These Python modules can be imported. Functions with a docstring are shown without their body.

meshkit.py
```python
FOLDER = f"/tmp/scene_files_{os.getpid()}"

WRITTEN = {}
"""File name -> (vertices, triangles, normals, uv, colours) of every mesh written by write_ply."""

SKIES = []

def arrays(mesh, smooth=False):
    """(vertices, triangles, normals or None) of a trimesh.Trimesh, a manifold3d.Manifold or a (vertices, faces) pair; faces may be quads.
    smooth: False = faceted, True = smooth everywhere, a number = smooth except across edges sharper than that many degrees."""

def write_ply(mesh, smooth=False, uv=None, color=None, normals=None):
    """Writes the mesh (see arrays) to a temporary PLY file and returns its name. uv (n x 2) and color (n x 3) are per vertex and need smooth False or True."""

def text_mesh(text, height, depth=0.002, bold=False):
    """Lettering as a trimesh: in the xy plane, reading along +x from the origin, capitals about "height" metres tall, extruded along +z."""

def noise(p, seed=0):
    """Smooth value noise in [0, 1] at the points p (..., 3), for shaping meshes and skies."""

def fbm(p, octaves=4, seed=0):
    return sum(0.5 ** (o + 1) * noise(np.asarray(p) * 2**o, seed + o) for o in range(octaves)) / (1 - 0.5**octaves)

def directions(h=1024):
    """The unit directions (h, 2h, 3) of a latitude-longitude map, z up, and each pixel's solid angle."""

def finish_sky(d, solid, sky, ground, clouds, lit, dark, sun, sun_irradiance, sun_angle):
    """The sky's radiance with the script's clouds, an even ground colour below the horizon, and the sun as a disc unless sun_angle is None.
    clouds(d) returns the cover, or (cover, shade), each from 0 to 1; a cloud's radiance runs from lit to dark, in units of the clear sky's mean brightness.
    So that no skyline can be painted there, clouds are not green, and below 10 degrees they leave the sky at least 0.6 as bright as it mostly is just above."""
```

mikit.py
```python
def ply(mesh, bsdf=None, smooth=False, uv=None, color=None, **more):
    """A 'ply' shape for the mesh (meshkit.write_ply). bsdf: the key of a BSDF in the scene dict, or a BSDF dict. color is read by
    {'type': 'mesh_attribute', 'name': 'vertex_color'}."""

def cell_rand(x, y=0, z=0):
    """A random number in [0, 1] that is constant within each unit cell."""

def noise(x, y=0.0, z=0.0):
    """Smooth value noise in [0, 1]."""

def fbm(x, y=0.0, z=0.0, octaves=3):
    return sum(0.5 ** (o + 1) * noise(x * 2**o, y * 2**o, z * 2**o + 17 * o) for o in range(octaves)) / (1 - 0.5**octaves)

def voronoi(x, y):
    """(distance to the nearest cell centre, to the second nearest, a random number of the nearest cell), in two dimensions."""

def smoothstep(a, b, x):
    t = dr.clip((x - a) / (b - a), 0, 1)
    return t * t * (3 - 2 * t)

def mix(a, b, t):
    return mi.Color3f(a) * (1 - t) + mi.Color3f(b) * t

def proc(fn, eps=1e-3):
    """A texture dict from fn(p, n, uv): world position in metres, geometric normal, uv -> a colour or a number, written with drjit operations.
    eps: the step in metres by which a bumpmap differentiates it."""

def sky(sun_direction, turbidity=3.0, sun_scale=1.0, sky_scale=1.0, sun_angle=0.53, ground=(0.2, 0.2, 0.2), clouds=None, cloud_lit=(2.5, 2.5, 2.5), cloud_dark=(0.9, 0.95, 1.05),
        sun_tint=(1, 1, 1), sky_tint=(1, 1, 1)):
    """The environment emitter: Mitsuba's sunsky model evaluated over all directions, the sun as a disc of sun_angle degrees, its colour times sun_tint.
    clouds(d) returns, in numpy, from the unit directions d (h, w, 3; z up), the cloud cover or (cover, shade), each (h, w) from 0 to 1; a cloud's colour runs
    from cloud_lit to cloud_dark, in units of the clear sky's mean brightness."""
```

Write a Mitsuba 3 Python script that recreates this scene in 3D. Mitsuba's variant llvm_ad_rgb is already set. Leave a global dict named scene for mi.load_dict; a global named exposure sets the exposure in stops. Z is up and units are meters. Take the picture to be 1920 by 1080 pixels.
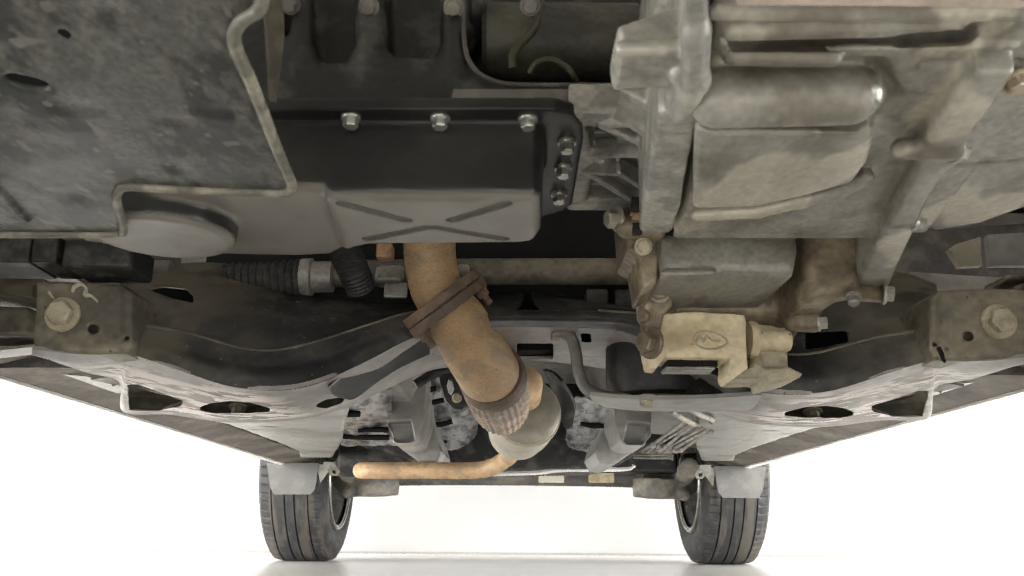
import math, random
import numpy as np
import trimesh, manifold3d as m3
import drjit as dr
import mitsuba as mi
import mikit, meshkit
from mikit import proc, fbm, noise, voronoi, smoothstep, mix
from shapely.geometry import Polygon

random.seed(7)
rng = np.random.default_rng(7)
T = mi.ScalarTransform4f
scene, labels = {'type': 'scene'}, {}

# ------------------------------------------------------------------ camera, lamps, exposure
FPX, PITCH, ROLL = 1700.0, math.radians(15.05), math.radians(0.45)
CAM = np.array([0.0, 0.0, 0.098])
_D = np.array([0, math.cos(PITCH), math.sin(PITCH)])
_U0 = np.array([0, -math.sin(PITCH), math.cos(PITCH)])
_X = np.array([1.0, 0, 0])
_R = math.cos(ROLL) * _X + math.sin(ROLL) * _U0
_U = -math.sin(ROLL) * _X + math.cos(ROLL) * _U0
scene['camera'] = {'type': 'thinlens', 'fov': math.degrees(2 * math.atan(960 / FPX)), 'fov_axis': 'x',
                   'aperture_radius': 0.0009, 'focus_distance': 1.25, 'near_clip': 0.02, 'far_clip': 60.0,
                   'to_world': T().look_at(origin=CAM.tolist(), target=(CAM + _D).tolist(), up=_U.tolist())}
exposure = 1.0
LAMP, SIDE = 1.8, 13.0


def lamp(key, label, center, half, normal, radiance):
    """A flat studio light: a rectangle emitter facing along normal."""
    c, n = np.array(center, float), np.array(normal, float)
    up = [0, 1, 0] if abs(n[2]) > 0.9 else [0, 0, 1]
    scene[key] = {'type': 'rectangle', 'to_world': T().look_at(origin=c.tolist(), target=(c + n).tolist(), up=up) @ T().scale([half[0], half[1], 1]),
                  'bsdf': {'type': 'diffuse', 'reflectance': {'type': 'rgb', 'value': 0.6}},
                  'emitter': {'type': 'area', 'radiance': {'type': 'rgb', 'value': radiance}}}
    labels[key] = {'label': label, 'category': 'studio light'}


lamp('ceiling_light', 'large white studio light panel hanging above the car', (0, 0.9, 3.4), (3.8, 2.4), (0, 0, -1), [LAMP, LAMP * 0.995, LAMP * 0.985])
lamp('front_light', 'wide white studio softbox standing in front of the car', (0, -4.4, 1.2), (2.6, 1.1), (0, 1, 0), [SIDE * .42, SIDE * .418, SIDE * .414])
for _s, _n in ((-1, 'left'), (1, 'right')):
    lamp('side_light' if _s < 0 else 'side_light_001', f'tall white studio softbox standing far off to the {_n} of the car', (_s * 5.6, 0.2, 1.35), (2.3, 1.25), (-_s, 0, 0), [SIDE, SIDE * 0.995, SIDE * 0.985])


# ------------------------------------------------------------------ measuring: where a ray of the photograph meets a plane of the place
def ray(px, py):
    return _D + (px - 960) / FPX * _R - (py - 540) / FPX * _U


def W(px, py, y):
    d = ray(px, py)
    return CAM + d * (y / d[1])


def WZ(px, py, z):
    d = ray(px, py)
    return CAM + d * ((z - CAM[2]) / d[2])


def WX(px, py, x):
    d = ray(px, py)
    return CAM + d * (x / d[0])


def plan(pts, z):
    return [tuple(WZ(a, b, z)[:2]) for a, b in pts]


def front(pts, y):
    return [tuple(W(a, b, y)[[0, 2]]) for a, b in pts]


# ------------------------------------------------------------------ entries
def number(key):
    if key not in scene:
        return key
    i = 1
    while f'{key}_{i:03d}' in scene:
        i += 1
    return f'{key}_{i:03d}'


def add(key, mesh, bsdf, smooth=30, label=None):
    key = number(key)
    if isinstance(mesh, (list,)):
        mesh = trimesh.util.concatenate([to_tm(m) for m in mesh])
    scene[key] = mikit.ply(mesh, bsdf, smooth)
    if label:
        labels[key] = {'label': label}
    return key


def to_tm(m):
    if isinstance(m, trimesh.Trimesh):
        return m
    if hasattr(m, 'to_mesh'):
        q = m.to_mesh()
        return trimesh.Trimesh(q.vert_properties[:, :3], q.tri_verts, process=False)
    v, f = np.asarray(m[0], float), np.asarray(m[1], int)
    if f.shape[1] == 4:
        f = np.vstack([f[:, [0, 1, 2]], f[:, [0, 2, 3]]])
    return trimesh.Trimesh(v, f, process=False)


def to_mf(m):
    m = to_tm(m)
    if m.volume < 0:
        m = trimesh.Trimesh(m.vertices, m.faces[:, ::-1], process=False)
    return m3.Manifold(m3.Mesh(np.asarray(m.vertices, np.float32), np.asarray(m.faces, np.uint32)))


# ------------------------------------------------------------------ modelling
def spline(pts, n=8):
    """Catmull-Rom through the points, n steps per span."""
    p = np.asarray(pts, float)
    if len(p) == 2:
        return np.array([p[0] + (p[1] - p[0]) * t for t in np.linspace(0, 1, n + 1)])
    q = np.vstack([2 * p[0] - p[1], p, 2 * p[-1] - p[-2]])
    out, t = [], np.linspace(0, 1, n, endpoint=False)[:, None]
    for i in range(1, len(q) - 2):
        a, b, c, d = q[i - 1], q[i], q[i + 1], q[i + 2]
        out.append(0.5 * (2 * b + (c - a) * t + (2 * a - 5 * b + 4 * c - d) * t ** 2 + (3 * b - a - 3 * c + d) * t ** 3))
    return np.vstack(out + [p[-1:]])


def frame_of(t):
    t = t / np.linalg.norm(t)
    a = np.cross(t, [0, 0, 1] if abs(t[2]) < 0.9 else [1, 0, 0])
    a /= np.linalg.norm(a)
    return a, np.cross(t, a)


def tube(path, r, sides=20, n=8, smooth_path=True, cap=True, section=None):
    """A round (or section-shaped) bar along a path; r may vary along it."""
    p = np.asarray(path, float)
    rr = np.broadcast_to(np.asarray(r, float), (len(p),))
    if smooth_path:
        pr = spline(np.hstack([p, rr[:, None]]), n)
        p, rr = pr[:, :3], pr[:, 3]
    t = np.gradient(p, axis=0)
    t /= np.linalg.norm(t, axis=1, keepdims=True) + 1e-12
    a, _ = frame_of(t[0])
    ang = np.linspace(0, 2 * np.pi, sides, endpoint=False)
    cs = np.stack([np.cos(ang), np.sin(ang)], 1) if section is None else np.asarray(section, float)
    sides = len(cs)
    V = []
    for i in range(len(p)):
        a = a - t[i] * (a @ t[i])
        a /= np.linalg.norm(a)
        b = np.cross(t[i], a)
        V.append(p[i] + rr[i] * (cs[:, :1] * a + cs[:, 1:] * b))
    V = np.vstack(V)
    i, j = np.meshgrid(np.arange(len(p) - 1), np.arange(sides), indexing='ij')
    q = np.stack([i * sides + j, i * sides + (j + 1) % sides, (i + 1) * sides + (j + 1) % sides, (i + 1) * sides + j], -1).reshape(-1, 4)
    F = np.vstack([q[:, [0, 1, 2]], q[:, [0, 2, 3]]])
    if cap:
        c0, c1 = len(V), len(V) + 1
        V = np.vstack([V, p[0], p[-1]])
        k = np.arange(sides)
        e = (len(p) - 1) * sides
        F = np.vstack([F, np.stack([k * 0 + c0, (k + 1) % sides, k], 1), np.stack([k * 0 + c1, e + k, e + (k + 1) % sides], 1)])
    return trimesh.Trimesh(V, F, process=False)


def lathe(profile, center, axis, seg=64, start=None):
    """profile: (distance along the axis, radius) pairs, turned about the axis."""
    ax = np.asarray(axis, float) / np.linalg.norm(axis)
    a, b = frame_of(ax)
    ang = np.linspace(0, 2 * np.pi, seg, endpoint=False)
    pr = np.asarray(profile, float)
    ring = np.cos(ang)[:, None] * a + np.sin(ang)[:, None] * b
    V = (np.asarray(center) + pr[:, None, :1] * ax + pr[:, None, 1:] * ring[None]).reshape(-1, 3)
    i, j = np.meshgrid(np.arange(len(pr) - 1), np.arange(seg), indexing='ij')
    q = np.stack([i * seg + j, i * seg + (j + 1) % seg, (i + 1) * seg + (j + 1) % seg, (i + 1) * seg + j], -1).reshape(-1, 4)
    return trimesh.Trimesh(V, np.vstack([q[:, [0, 1, 2]], q[:, [0, 2, 3]]]), process=False)


def sheet(rows, thick, nu=8, nv=6, sp=(True, True), bump=None):
    """A pressed sheet: a smooth grid through rows of points (each row the same count), thickened along its normals. Closed."""
    R_ = np.array([spline(r, nu) if sp[0] else lin(r, nu) for r in rows])
    G = np.array([spline(R_[:, k], nv) if sp[1] else lin(R_[:, k], nv) for k in range(R_.shape[1])]).transpose(1, 0, 2)
    du, dv = np.gradient(G, axis=1), np.gradient(G, axis=0)
    N = np.cross(du, dv)
    N /= np.linalg.norm(N, axis=2, keepdims=True) + 1e-12
    if bump is not None:
        G = G + N * bump(G)[..., None]
    H = G + N * thick
    a, b = G.shape[:2]
    V = np.vstack([G.reshape(-1, 3), H.reshape(-1, 3)])
    i, j = np.meshgrid(np.arange(a - 1), np.arange(b - 1), indexing='ij')
    q = np.stack([i * b + j, i * b + j + 1, (i + 1) * b + j + 1, (i + 1) * b + j], -1).reshape(-1, 4)
    o = a * b
    edge = np.concatenate([np.arange(b), np.arange(1, a) * b + b - 1, (a - 1) * b + np.arange(b - 2, -1, -1), np.arange(a - 2, 0, -1) * b])
    e2 = np.roll(edge, -1)
    Q = np.vstack([q[:, ::-1], q + o, np.stack([edge, e2, e2 + o, edge + o], 1)])
    return trimesh.Trimesh(V, np.vstack([Q[:, [0, 1, 2]], Q[:, [0, 2, 3]]]), process=False)


def lin(pts, n):
    p = np.asarray(pts, float)
    return np.vstack([p[i] + (p[i + 1] - p[i]) * np.linspace(0, 1, n, endpoint=False)[:, None] for i in range(len(p) - 1)] + [p[-1:]])


def extrude(poly, a, b, axis='z'):
    """A polygon pushed straight along a world axis from a to b (z: poly is (x, y); y: poly is (x, z); x: poly is (y, z))."""
    P = Polygon(poly) if not isinstance(poly, Polygon) else poly
    if not P.is_valid:
        P = P.buffer(0)
    m = trimesh.creation.extrude_polygon(P, b - a, engine='earcut')
    v = np.array(m.vertices)
    v[:, 2] += a
    order = {'z': [0, 1, 2], 'y': [0, 2, 1], 'x': [2, 0, 1]}[axis]
    v = v[:, order]
    m = trimesh.Trimesh(v, m.faces, process=False)
    if m.volume < 0:
        m = trimesh.Trimesh(v, m.faces[:, ::-1], process=False)
    return m


def box(lo, hi):
    m = trimesh.creation.box(bounds=[np.minimum(lo, hi), np.maximum(lo, hi)])
    return m


def rbox(lo, hi, r=0.003, seg=8):
    lo, hi = np.minimum(lo, hi), np.maximum(lo, hi)
    r = min(r, *(0.49 * (hi - lo)))
    s = m3.Manifold.sphere(r, seg)
    return m3.Manifold.batch_hull([s.translate([(lo[0] + r, hi[0] - r)[i], (lo[1] + r, hi[1] - r)[j], (lo[2] + r, hi[2] - r)[k]])
                                   for i in (0, 1) for j in (0, 1) for k in (0, 1)])


def turned(m, angle, axis, point):
    m = to_tm(m).copy()
    m.apply_transform(trimesh.transformations.rotation_matrix(math.radians(angle), axis, point))
    return m


def hexbolt(center, axis, r, h, washer=1.35, wh=0.25, turn=0.3):
    """A bolt head with its flange: a chamfered hexagon on a round washer, standing out along axis from center."""
    ax = np.asarray(axis, float) / np.linalg.norm(axis)
    a, b = frame_of(ax)

    def ring(z, rad, n, tw=0.0):
        g = np.arange(n) * 2 * np.pi / n + tw
        return np.asarray(center) + z * ax + rad * (np.cos(g)[:, None] * a + np.sin(g)[:, None] * b)

    parts = [lathe([(-0.0, 1e-5), (-0.0, r * washer), (h * wh * .6, r * washer), (h * wh, r * washer * .93), (h * wh, 1e-5)], center, ax, 24)]
    lv = [ring(h * wh * .9, r, 6, turn), ring(h * .88, r, 6, turn), ring(h, r * .84, 6, turn)]
    V = np.vstack(lv + [np.asarray(center)[None] + h * ax])
    F = []
    for k in range(2):
        for j in range(6):
            p, q = k * 6 + j, k * 6 + (j + 1) % 6
            F += [[p, q, q + 6], [p, q + 6, p + 6]]
    F += [[12 + j, 12 + (j + 1) % 6, 18] for j in range(6)]
    parts.append(trimesh.Trimesh(V, F, process=False))
    return trimesh.util.concatenate(parts)


# ------------------------------------------------------------------ castings: smooth unions of solids, meshed by surface nets
def sd_poly(P, poly):
    """Signed distance in 2-D to a polygon, P (..., 2)."""
    v = np.asarray(poly, np.float32)
    d = np.full(P.shape[:-1], 1e9, np.float32)
    s = np.ones(P.shape[:-1], np.float32)
    for i in range(len(v)):
        a, b = v[i], v[i - 1]
        e, w = b - a, P - a
        t = np.clip((w @ e) / (e @ e + 1e-20), 0, 1)
        q = w - t[..., None] * e
        d = np.minimum(d, (q * q).sum(-1))
        c1, c2 = P[..., 1] >= a[1], P[..., 1] < b[1]
        c3 = e[0] * w[..., 1] > e[1] * w[..., 0]
        flip = (c1 & c2 & c3) | (~c1 & ~c2 & ~c3)
        s = np.where(flip, -s, s)
    return s * np.sqrt(d)


def smax(a, b, k):
    if k <= 0:
        return np.maximum(a, b)
    h = np.clip(0.5 - 0.5 * (b - a) / k, 0, 1)
    return b + (a - b) * h + k * h * (1 - h)


def s_prism(poly, a, b, axis='z', r=0.004, draft=0.0, shear=None):
    """poly pushed along axis from a to b, edges rounded by r; draft widens it along the axis."""
    idx = {'z': ([0, 1], 2), 'y': ([0, 2], 1), 'x': ([1, 2], 0)}[axis]
    p = np.asarray(poly, float)
    w = abs(draft) * abs(b - a)
    lo, hi = np.zeros(3), np.zeros(3)
    lo[idx[0]], hi[idx[0]] = p.min(0) - w, p.max(0) + w
    lo[idx[1]], hi[idx[1]] = a, b

    def f(P):
        h = P[..., idx[1]]
        d2 = sd_poly(P[..., idx[0]], p) - draft * (h - a)
        return smax(d2, np.abs(h - (a + b) / 2) - abs(b - a) / 2, r)
    return f, lo, hi


def s_caps(p, q, r1, r2=None):
    p, q = np.asarray(p, float), np.asarray(q, float)
    r2 = r1 if r2 is None else r2
    m = max(r1, r2)

    def f(P):
        e = q - p
        t = np.clip(((P - p) @ e) / (e @ e + 1e-20), 0, 1)
        return np.linalg.norm(P - p - t[..., None] * e, axis=-1) - (r1 + (r2 - r1) * t)
    return f, np.minimum(p, q) - m, np.maximum(p, q) + m


def s_cyl(p, q, rad, r=0.002):
    p, q = np.asarray(p, float), np.asarray(q, float)
    L = np.linalg.norm(q - p)
    e = (q - p) / L

    def f(P):
        w = P - p
        h = w @ e
        rr = np.sqrt(np.maximum((w * w).sum(-1) - h * h, 0))
        return smax(rr - rad, np.abs(h - L / 2) - L / 2, r)
    return f, np.minimum(p, q) - rad, np.maximum(p, q) + rad


def s_ell(c, rad):
    c, rad = np.asarray(c, float), np.asarray(rad, float)

    def f(P):
        w = (P - c) / rad
        k = np.sqrt((w * w).sum(-1))
        return (k - 1) * rad.min()
    return f, c - rad, c + rad


class Cast:
    def __init__(self, lo, hi, h):
        self.lo, self.h = np.asarray(lo, float), h
        self.n = np.ceil((np.asarray(hi) - self.lo) / h).astype(int) + 1
        self.v = np.full(self.n, 1.0, np.float32)

    def _slice(self, lo, hi, m):
        a = np.clip(np.floor((lo - m - self.lo) / self.h).astype(int), 0, self.n)
        b = np.clip(np.ceil((hi + m - self.lo) / self.h).astype(int) + 1, 0, self.n)
        if (b <= a).any():
            return None, None
        ax = [(self.lo[i] + self.h * np.arange(a[i], b[i])).astype(np.float32) for i in range(3)]
        return tuple(slice(a[i], b[i]) for i in range(3)), np.stack(np.meshgrid(*ax, indexing='ij'), -1)

    def add(self, prim, k=0.003):
        s, P = self._slice(prim[1], prim[2], max(3 * k, 4 * self.h))
        if s:
            d = prim[0](P)
            self.v[s] = -smax(-self.v[s], -d, k)
        return self

    def cut(self, prim, k=0.002):
        s, P = self._slice(prim[1], prim[2], max(3 * k, 4 * self.h))
        if s:
            self.v[s] = smax(self.v[s], -prim[0](P), k)
        return self

    def rough(self, amp, scale, seed=0):
        near = np.abs(self.v) < 4 * self.h + amp
        i = np.stack(np.nonzero(near), -1)
        P = self.lo + i * self.h
        self.v[near] += amp * (meshkit.fbm(P / scale, 3, seed) - 0.5) * 2
        return self

    def mesh(self):
        v = self.v.copy()
        for ax in range(3):
            for e in (0, -1):
                sl = [slice(None)] * 3
                sl[ax] = e
                v[tuple(sl)] = np.maximum(v[tuple(sl)], self.h * .5)
        n = self.n - 1
        ins = v < 0
        c = sum(ins[a:a + n[0], b:b + n[1], d:d + n[2]].astype(np.int8) for a in (0, 1) for b in (0, 1) for d in (0, 1))
        cells = np.stack(np.nonzero((c > 0) & (c < 8)), -1)
        acc, cnt = np.zeros((len(cells), 3)), np.zeros(len(cells))
        for ax in range(3):
            o = [x for x in range(3) if x != ax]
            for a in (0, 1):
                for b in (0, 1):
                    p = cells.copy()
                    p[:, o[0]] += a
                    p[:, o[1]] += b
                    q = p.copy()
                    q[:, ax] += 1
                    v0, v1 = v[tuple(p.T)], v[tuple(q.T)]
                    x = (v0 < 0) != (v1 < 0)
                    t = v0[x] / (v0[x] - v1[x])
                    pt = p[x].astype(float)
                    pt[:, ax] += t
                    acc[x] += pt
                    cnt[x] += 1
        V = self.lo + self.h * acc / cnt[:, None]
        idx = np.full(n, -1, np.int64)
        idx[tuple(cells.T)] = np.arange(len(cells))
        F = []
        for ax in range(3):
            o = [(ax + 1) % 3, (ax + 2) % 3]
            sl0, sl1 = [slice(None)] * 3, [slice(None)] * 3
            sl0[ax], sl1[ax] = slice(0, -1), slice(1, None)
            A, B = ins[tuple(sl0)], ins[tuple(sl1)]
            e = np.stack(np.nonzero(A != B), -1)
            e = e[(e[:, o[0]] > 0) & (e[:, o[1]] > 0) & (e[:, o[0]] < n[o[0]]) & (e[:, o[1]] < n[o[1]])]
            pos = A[tuple(e.T)]
            ids = []
            for a, b in ((-1, -1), (0, -1), (0, 0), (-1, 0)):
                p = e.copy()
                p[:, o[0]] += a
                p[:, o[1]] += b
                ids.append(idx[tuple(p.T)])
            q = np.stack(ids, 1)
            q = np.where(pos[:, None], q, q[:, ::-1])
            F += [q[:, [0, 1, 2]], q[:, [0, 2, 3]]]
        return trimesh.Trimesh(V, np.vstack(F), process=False)


# ------------------------------------------------------------------ materials
def pr(key, color, rough, metallic=0.0, spec=0.5, bump=None, bscale=1.0, **kw):
    """A principled material; color, rough may be proc functions."""
    tex = lambda c: proc(c) if callable(c) else ({'type': 'rgb', 'value': list(c)} if isinstance(c, (tuple, list)) else c)
    m = {'type': 'principled', 'base_color': tex(color), 'roughness': proc(rough) if callable(rough) else rough, 'metallic': metallic, 'specular': spec, **kw}
    if bump is not None:
        m = {'type': 'bumpmap', 'arbitrary': proc(bump, 4e-4), 'scale': bscale, 'bsdf': m}
    scene[key] = {'type': 'twosided', 'bsdf': m}


def layered(base, dust, scale, lo, hi, dark=0.75, fine=None, speck=None):
    """A base colour with patches of dust or wear on it (fbm of the place above lo, full above hi), mottled a little all over."""
    fine = fine or scale * 9

    def fn(p, n, uv):
        q = p * scale
        a = smoothstep(lo, hi, fbm(q.x, q.y, q.z, 4))
        g = p * fine
        m = dark + (1 - dark) * 2 * fbm(g.x, g.y, g.z, 3)
        c = mix(base, dust, a) * m
        if speck is not None:
            s = p * speck[1]
            c = mix(c, speck[0], smoothstep(speck[2], speck[2] + 0.06, noise(s.x, s.y, s.z)))
        return c
    return fn


def rough_of(lo, hi, scale):
    def fn(p, n, uv):
        q = p * scale
        return lo + (hi - lo) * fbm(q.x, q.y, q.z, 3)
    return fn


scene['white_floor'] = {'type': 'roughplastic', 'distribution': 'ggx', 'alpha': 0.07, 'int_ior': 1.5, 'nonlinear': False,
                        'diffuse_reflectance': proc(layered((0.80, 0.785, 0.75), (0.77, 0.75, 0.71), 2.5, 0.4, 0.7, 0.97))}
pr('white_wall', layered((0.345, 0.343, 0.336), (0.335, 0.332, 0.323), 0.9, 0.4, 0.7, 0.985), 0.7, spec=0.2)
def spray(p, n, uv):
    # dried road spray, drawn out along the way the car drives
    a = smoothstep(.36, .66, fbm(p.x * 52, p.y * 24, 1.0, 4))
    b = smoothstep(.45, .75, fbm(p.x * 150 + 7, p.y * 75, 4.0, 3))
    m = .55 + .9 * fbm(p.x * 420, p.y * 300, 2.0, 2)
    c = mix(mix((0.017, 0.0185, 0.0165), (0.056, 0.057, 0.050), a), (0.076, 0.071, 0.058), b * .6) * m
    return mix(c, (0.085, 0.078, 0.068), smoothstep(.85, .92, noise(p.x * 160, p.y * 90, 3.0)))


pr('shield_plastic', spray, rough_of(0.36, 0.55, 60), spec=0.4)
pr('worn_edge', layered((0.085, 0.08, 0.063), (0.19, 0.175, 0.135), 60, 0.35, 0.65, 0.7), 0.5, spec=0.5)
pr('engine_black', layered((0.013, 0.0135, 0.0125), (0.055, 0.053, 0.046), 35, 0.45, 0.75, 0.6), rough_of(0.4, 0.6, 60), spec=0.4)
_pan = layered((0.012, 0.012, 0.012), (0.022, 0.021, 0.02), 18, 0.38, 0.72, 0.85, 260)


def pan_dust(p, n, uv):
    # road spray has dried on whatever faces the ground
    a = smoothstep(.15, .85, -n.z) * (0.7 + 0.5 * fbm(p.x * 35, p.y * 35, p.z * 35, 3))
    return mix(_pan(p, n, uv), (0.16, 0.15, 0.13), dr.clip(a, 0, 1) * smoothstep(.356, .340, p.z))


pr('pan_paint', pan_dust, rough_of(0.25, 0.36, 40), spec=0.28)
def casting(p, n, uv):
    # raw alloy under dried splashes with hard outlines, greasy film in broad patches
    k = dr.exp(-(dr.square((p.x - .155) / .055) + dr.square((p.y - .50) / .075))) * .16 - .05 - .20 * smoothstep(.22, .27, p.x) * smoothstep(.62, .55, p.y)
    a = smoothstep(.475, .53, k + fbm(p.x * 13 + 3, p.y * 7, p.z * 12, 5))
    b = smoothstep(.40, .72, fbm(p.x * 30, p.y * 16, p.z * 30 + 5, 4))
    m = .78 + .44 * fbm(p.x * 330, p.y * 230, p.z * 330, 2)
    c = mix(mix((0.22, 0.21, 0.182), (0.125, 0.112, 0.088), b), (0.345, 0.318, 0.258), a * (1 - .35 * b))
    return c * m


pr('cast_alloy', casting, rough_of(0.38, 0.56, 70), metallic=0.3, spec=0.5,
   bump=lambda p, n, uv: 0.00012 * fbm(p.x * 520, p.y * 420, p.z * 420, 2))
pr('clean_alloy', layered((0.20, 0.194, 0.176), (0.32, 0.303, 0.265), 45, 0.4, 0.65, 0.7, 260), rough_of(0.36, 0.55, 60), metallic=0.35, spec=0.5)
pr('oily_alloy', layered((0.12, 0.096, 0.064), (0.25, 0.207, 0.14), 24, 0.42, 0.68, 0.6), rough_of(0.35, 0.55, 60), metallic=0.15)
pr('tan_steel', layered((0.54, 0.465, 0.315), (0.40, 0.325, 0.20), 30, 0.46, 0.72, 0.75, 200, ((0.25, 0.19, 0.11), 150, 0.86)), rough_of(0.5, 0.7, 60), spec=0.35,
   bump=lambda p, n, uv: 0.00025 * fbm(p.x * 380, p.y * 380, p.z * 380, 3))
def heat_rust(p, n, uv):
    # thin even rust, darker scale in drawn-out patches, a few pits
    a = smoothstep(.40, .75, fbm(p.x * 16, p.y * 9, p.z * 16 + 2, 4))
    b = smoothstep(.50, .72, fbm(p.x * 60 + 4, p.y * 30, p.z * 60, 3))
    c = mix(mix((0.42, 0.286, 0.160), (0.295, 0.190, 0.104), a), (0.25, 0.18, 0.122), b * .75)
    return mix(c, (0.15, 0.10, 0.065), smoothstep(.88, .97, noise(p.x * 260, p.y * 170, p.z * 260)) * .7) * (.84 + .32 * noise(p.x * 520, p.y * 420, p.z * 520))


pr('rust_pipe', heat_rust, rough_of(0.46, 0.68, 60), metallic=0.1, spec=0.4)
pr('rust_flange', layered((0.085, 0.062, 0.045), (0.15, 0.10, 0.065), 40, 0.4, 0.7, 0.7), 0.65, spec=0.4)
pr('braid', layered((0.17, 0.13, 0.095), (0.30, 0.21, 0.14), 50, 0.4, 0.7, 0.7), 0.5, metallic=0.3)
pr('can_steel', layered((0.34, 0.31, 0.245), (0.25, 0.21, 0.15), 14, 0.45, 0.75, 0.85), rough_of(0.3, 0.5, 40), metallic=0.45)
_front = layered((0.014, 0.014, 0.015), (0.042, 0.039, 0.034), 26, 0.38, 0.72, 0.6, 170, ((0.12, 0.114, 0.1), 240, 0.90))


def road_dust(p, n, uv):
    # road dust lies thickest near the wheels
    x = dr.abs(p.x - 0.018)
    a = smoothstep(.26, .42, x) * (0.35 + 0.65 * smoothstep(.35, .6, fbm(p.x * 30, p.y * 30, p.z * 30, 3)))
    return mix(_front(p, n, uv), (0.13, 0.115, 0.083), a * .85)


pr('frame_paint', road_dust, rough_of(0.27, 0.42, 40), spec=0.42)
_under = layered((0.175, 0.163, 0.15), (0.27, 0.25, 0.226), 12, 0.40, 0.7, 0.8, 130, ((0.05, 0.05, 0.045), 200, 0.90))


def scraped(p, n, uv):
    # peeled, scuffed paint where the frame has touched the ground
    x = dr.abs(p.x - 0.018)
    z = smoothstep(.24, .29, x) * (1 - smoothstep(.43, .47, x)) * smoothstep(.86, .92, p.y) * (1 - smoothstep(1.08, 1.14, p.y))
    a = fbm(p.x * 40, p.y * 70, 3.0, 4)
    c = mix(_under(p, n, uv), (0.60, 0.545, 0.51), z * smoothstep(.45, .56, a))
    r = fbm(p.x * 30 + 9, p.y * 80, 7.0, 4)
    return mix(c, (0.21, 0.15, 0.12), z * smoothstep(.62, .72, r))


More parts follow.
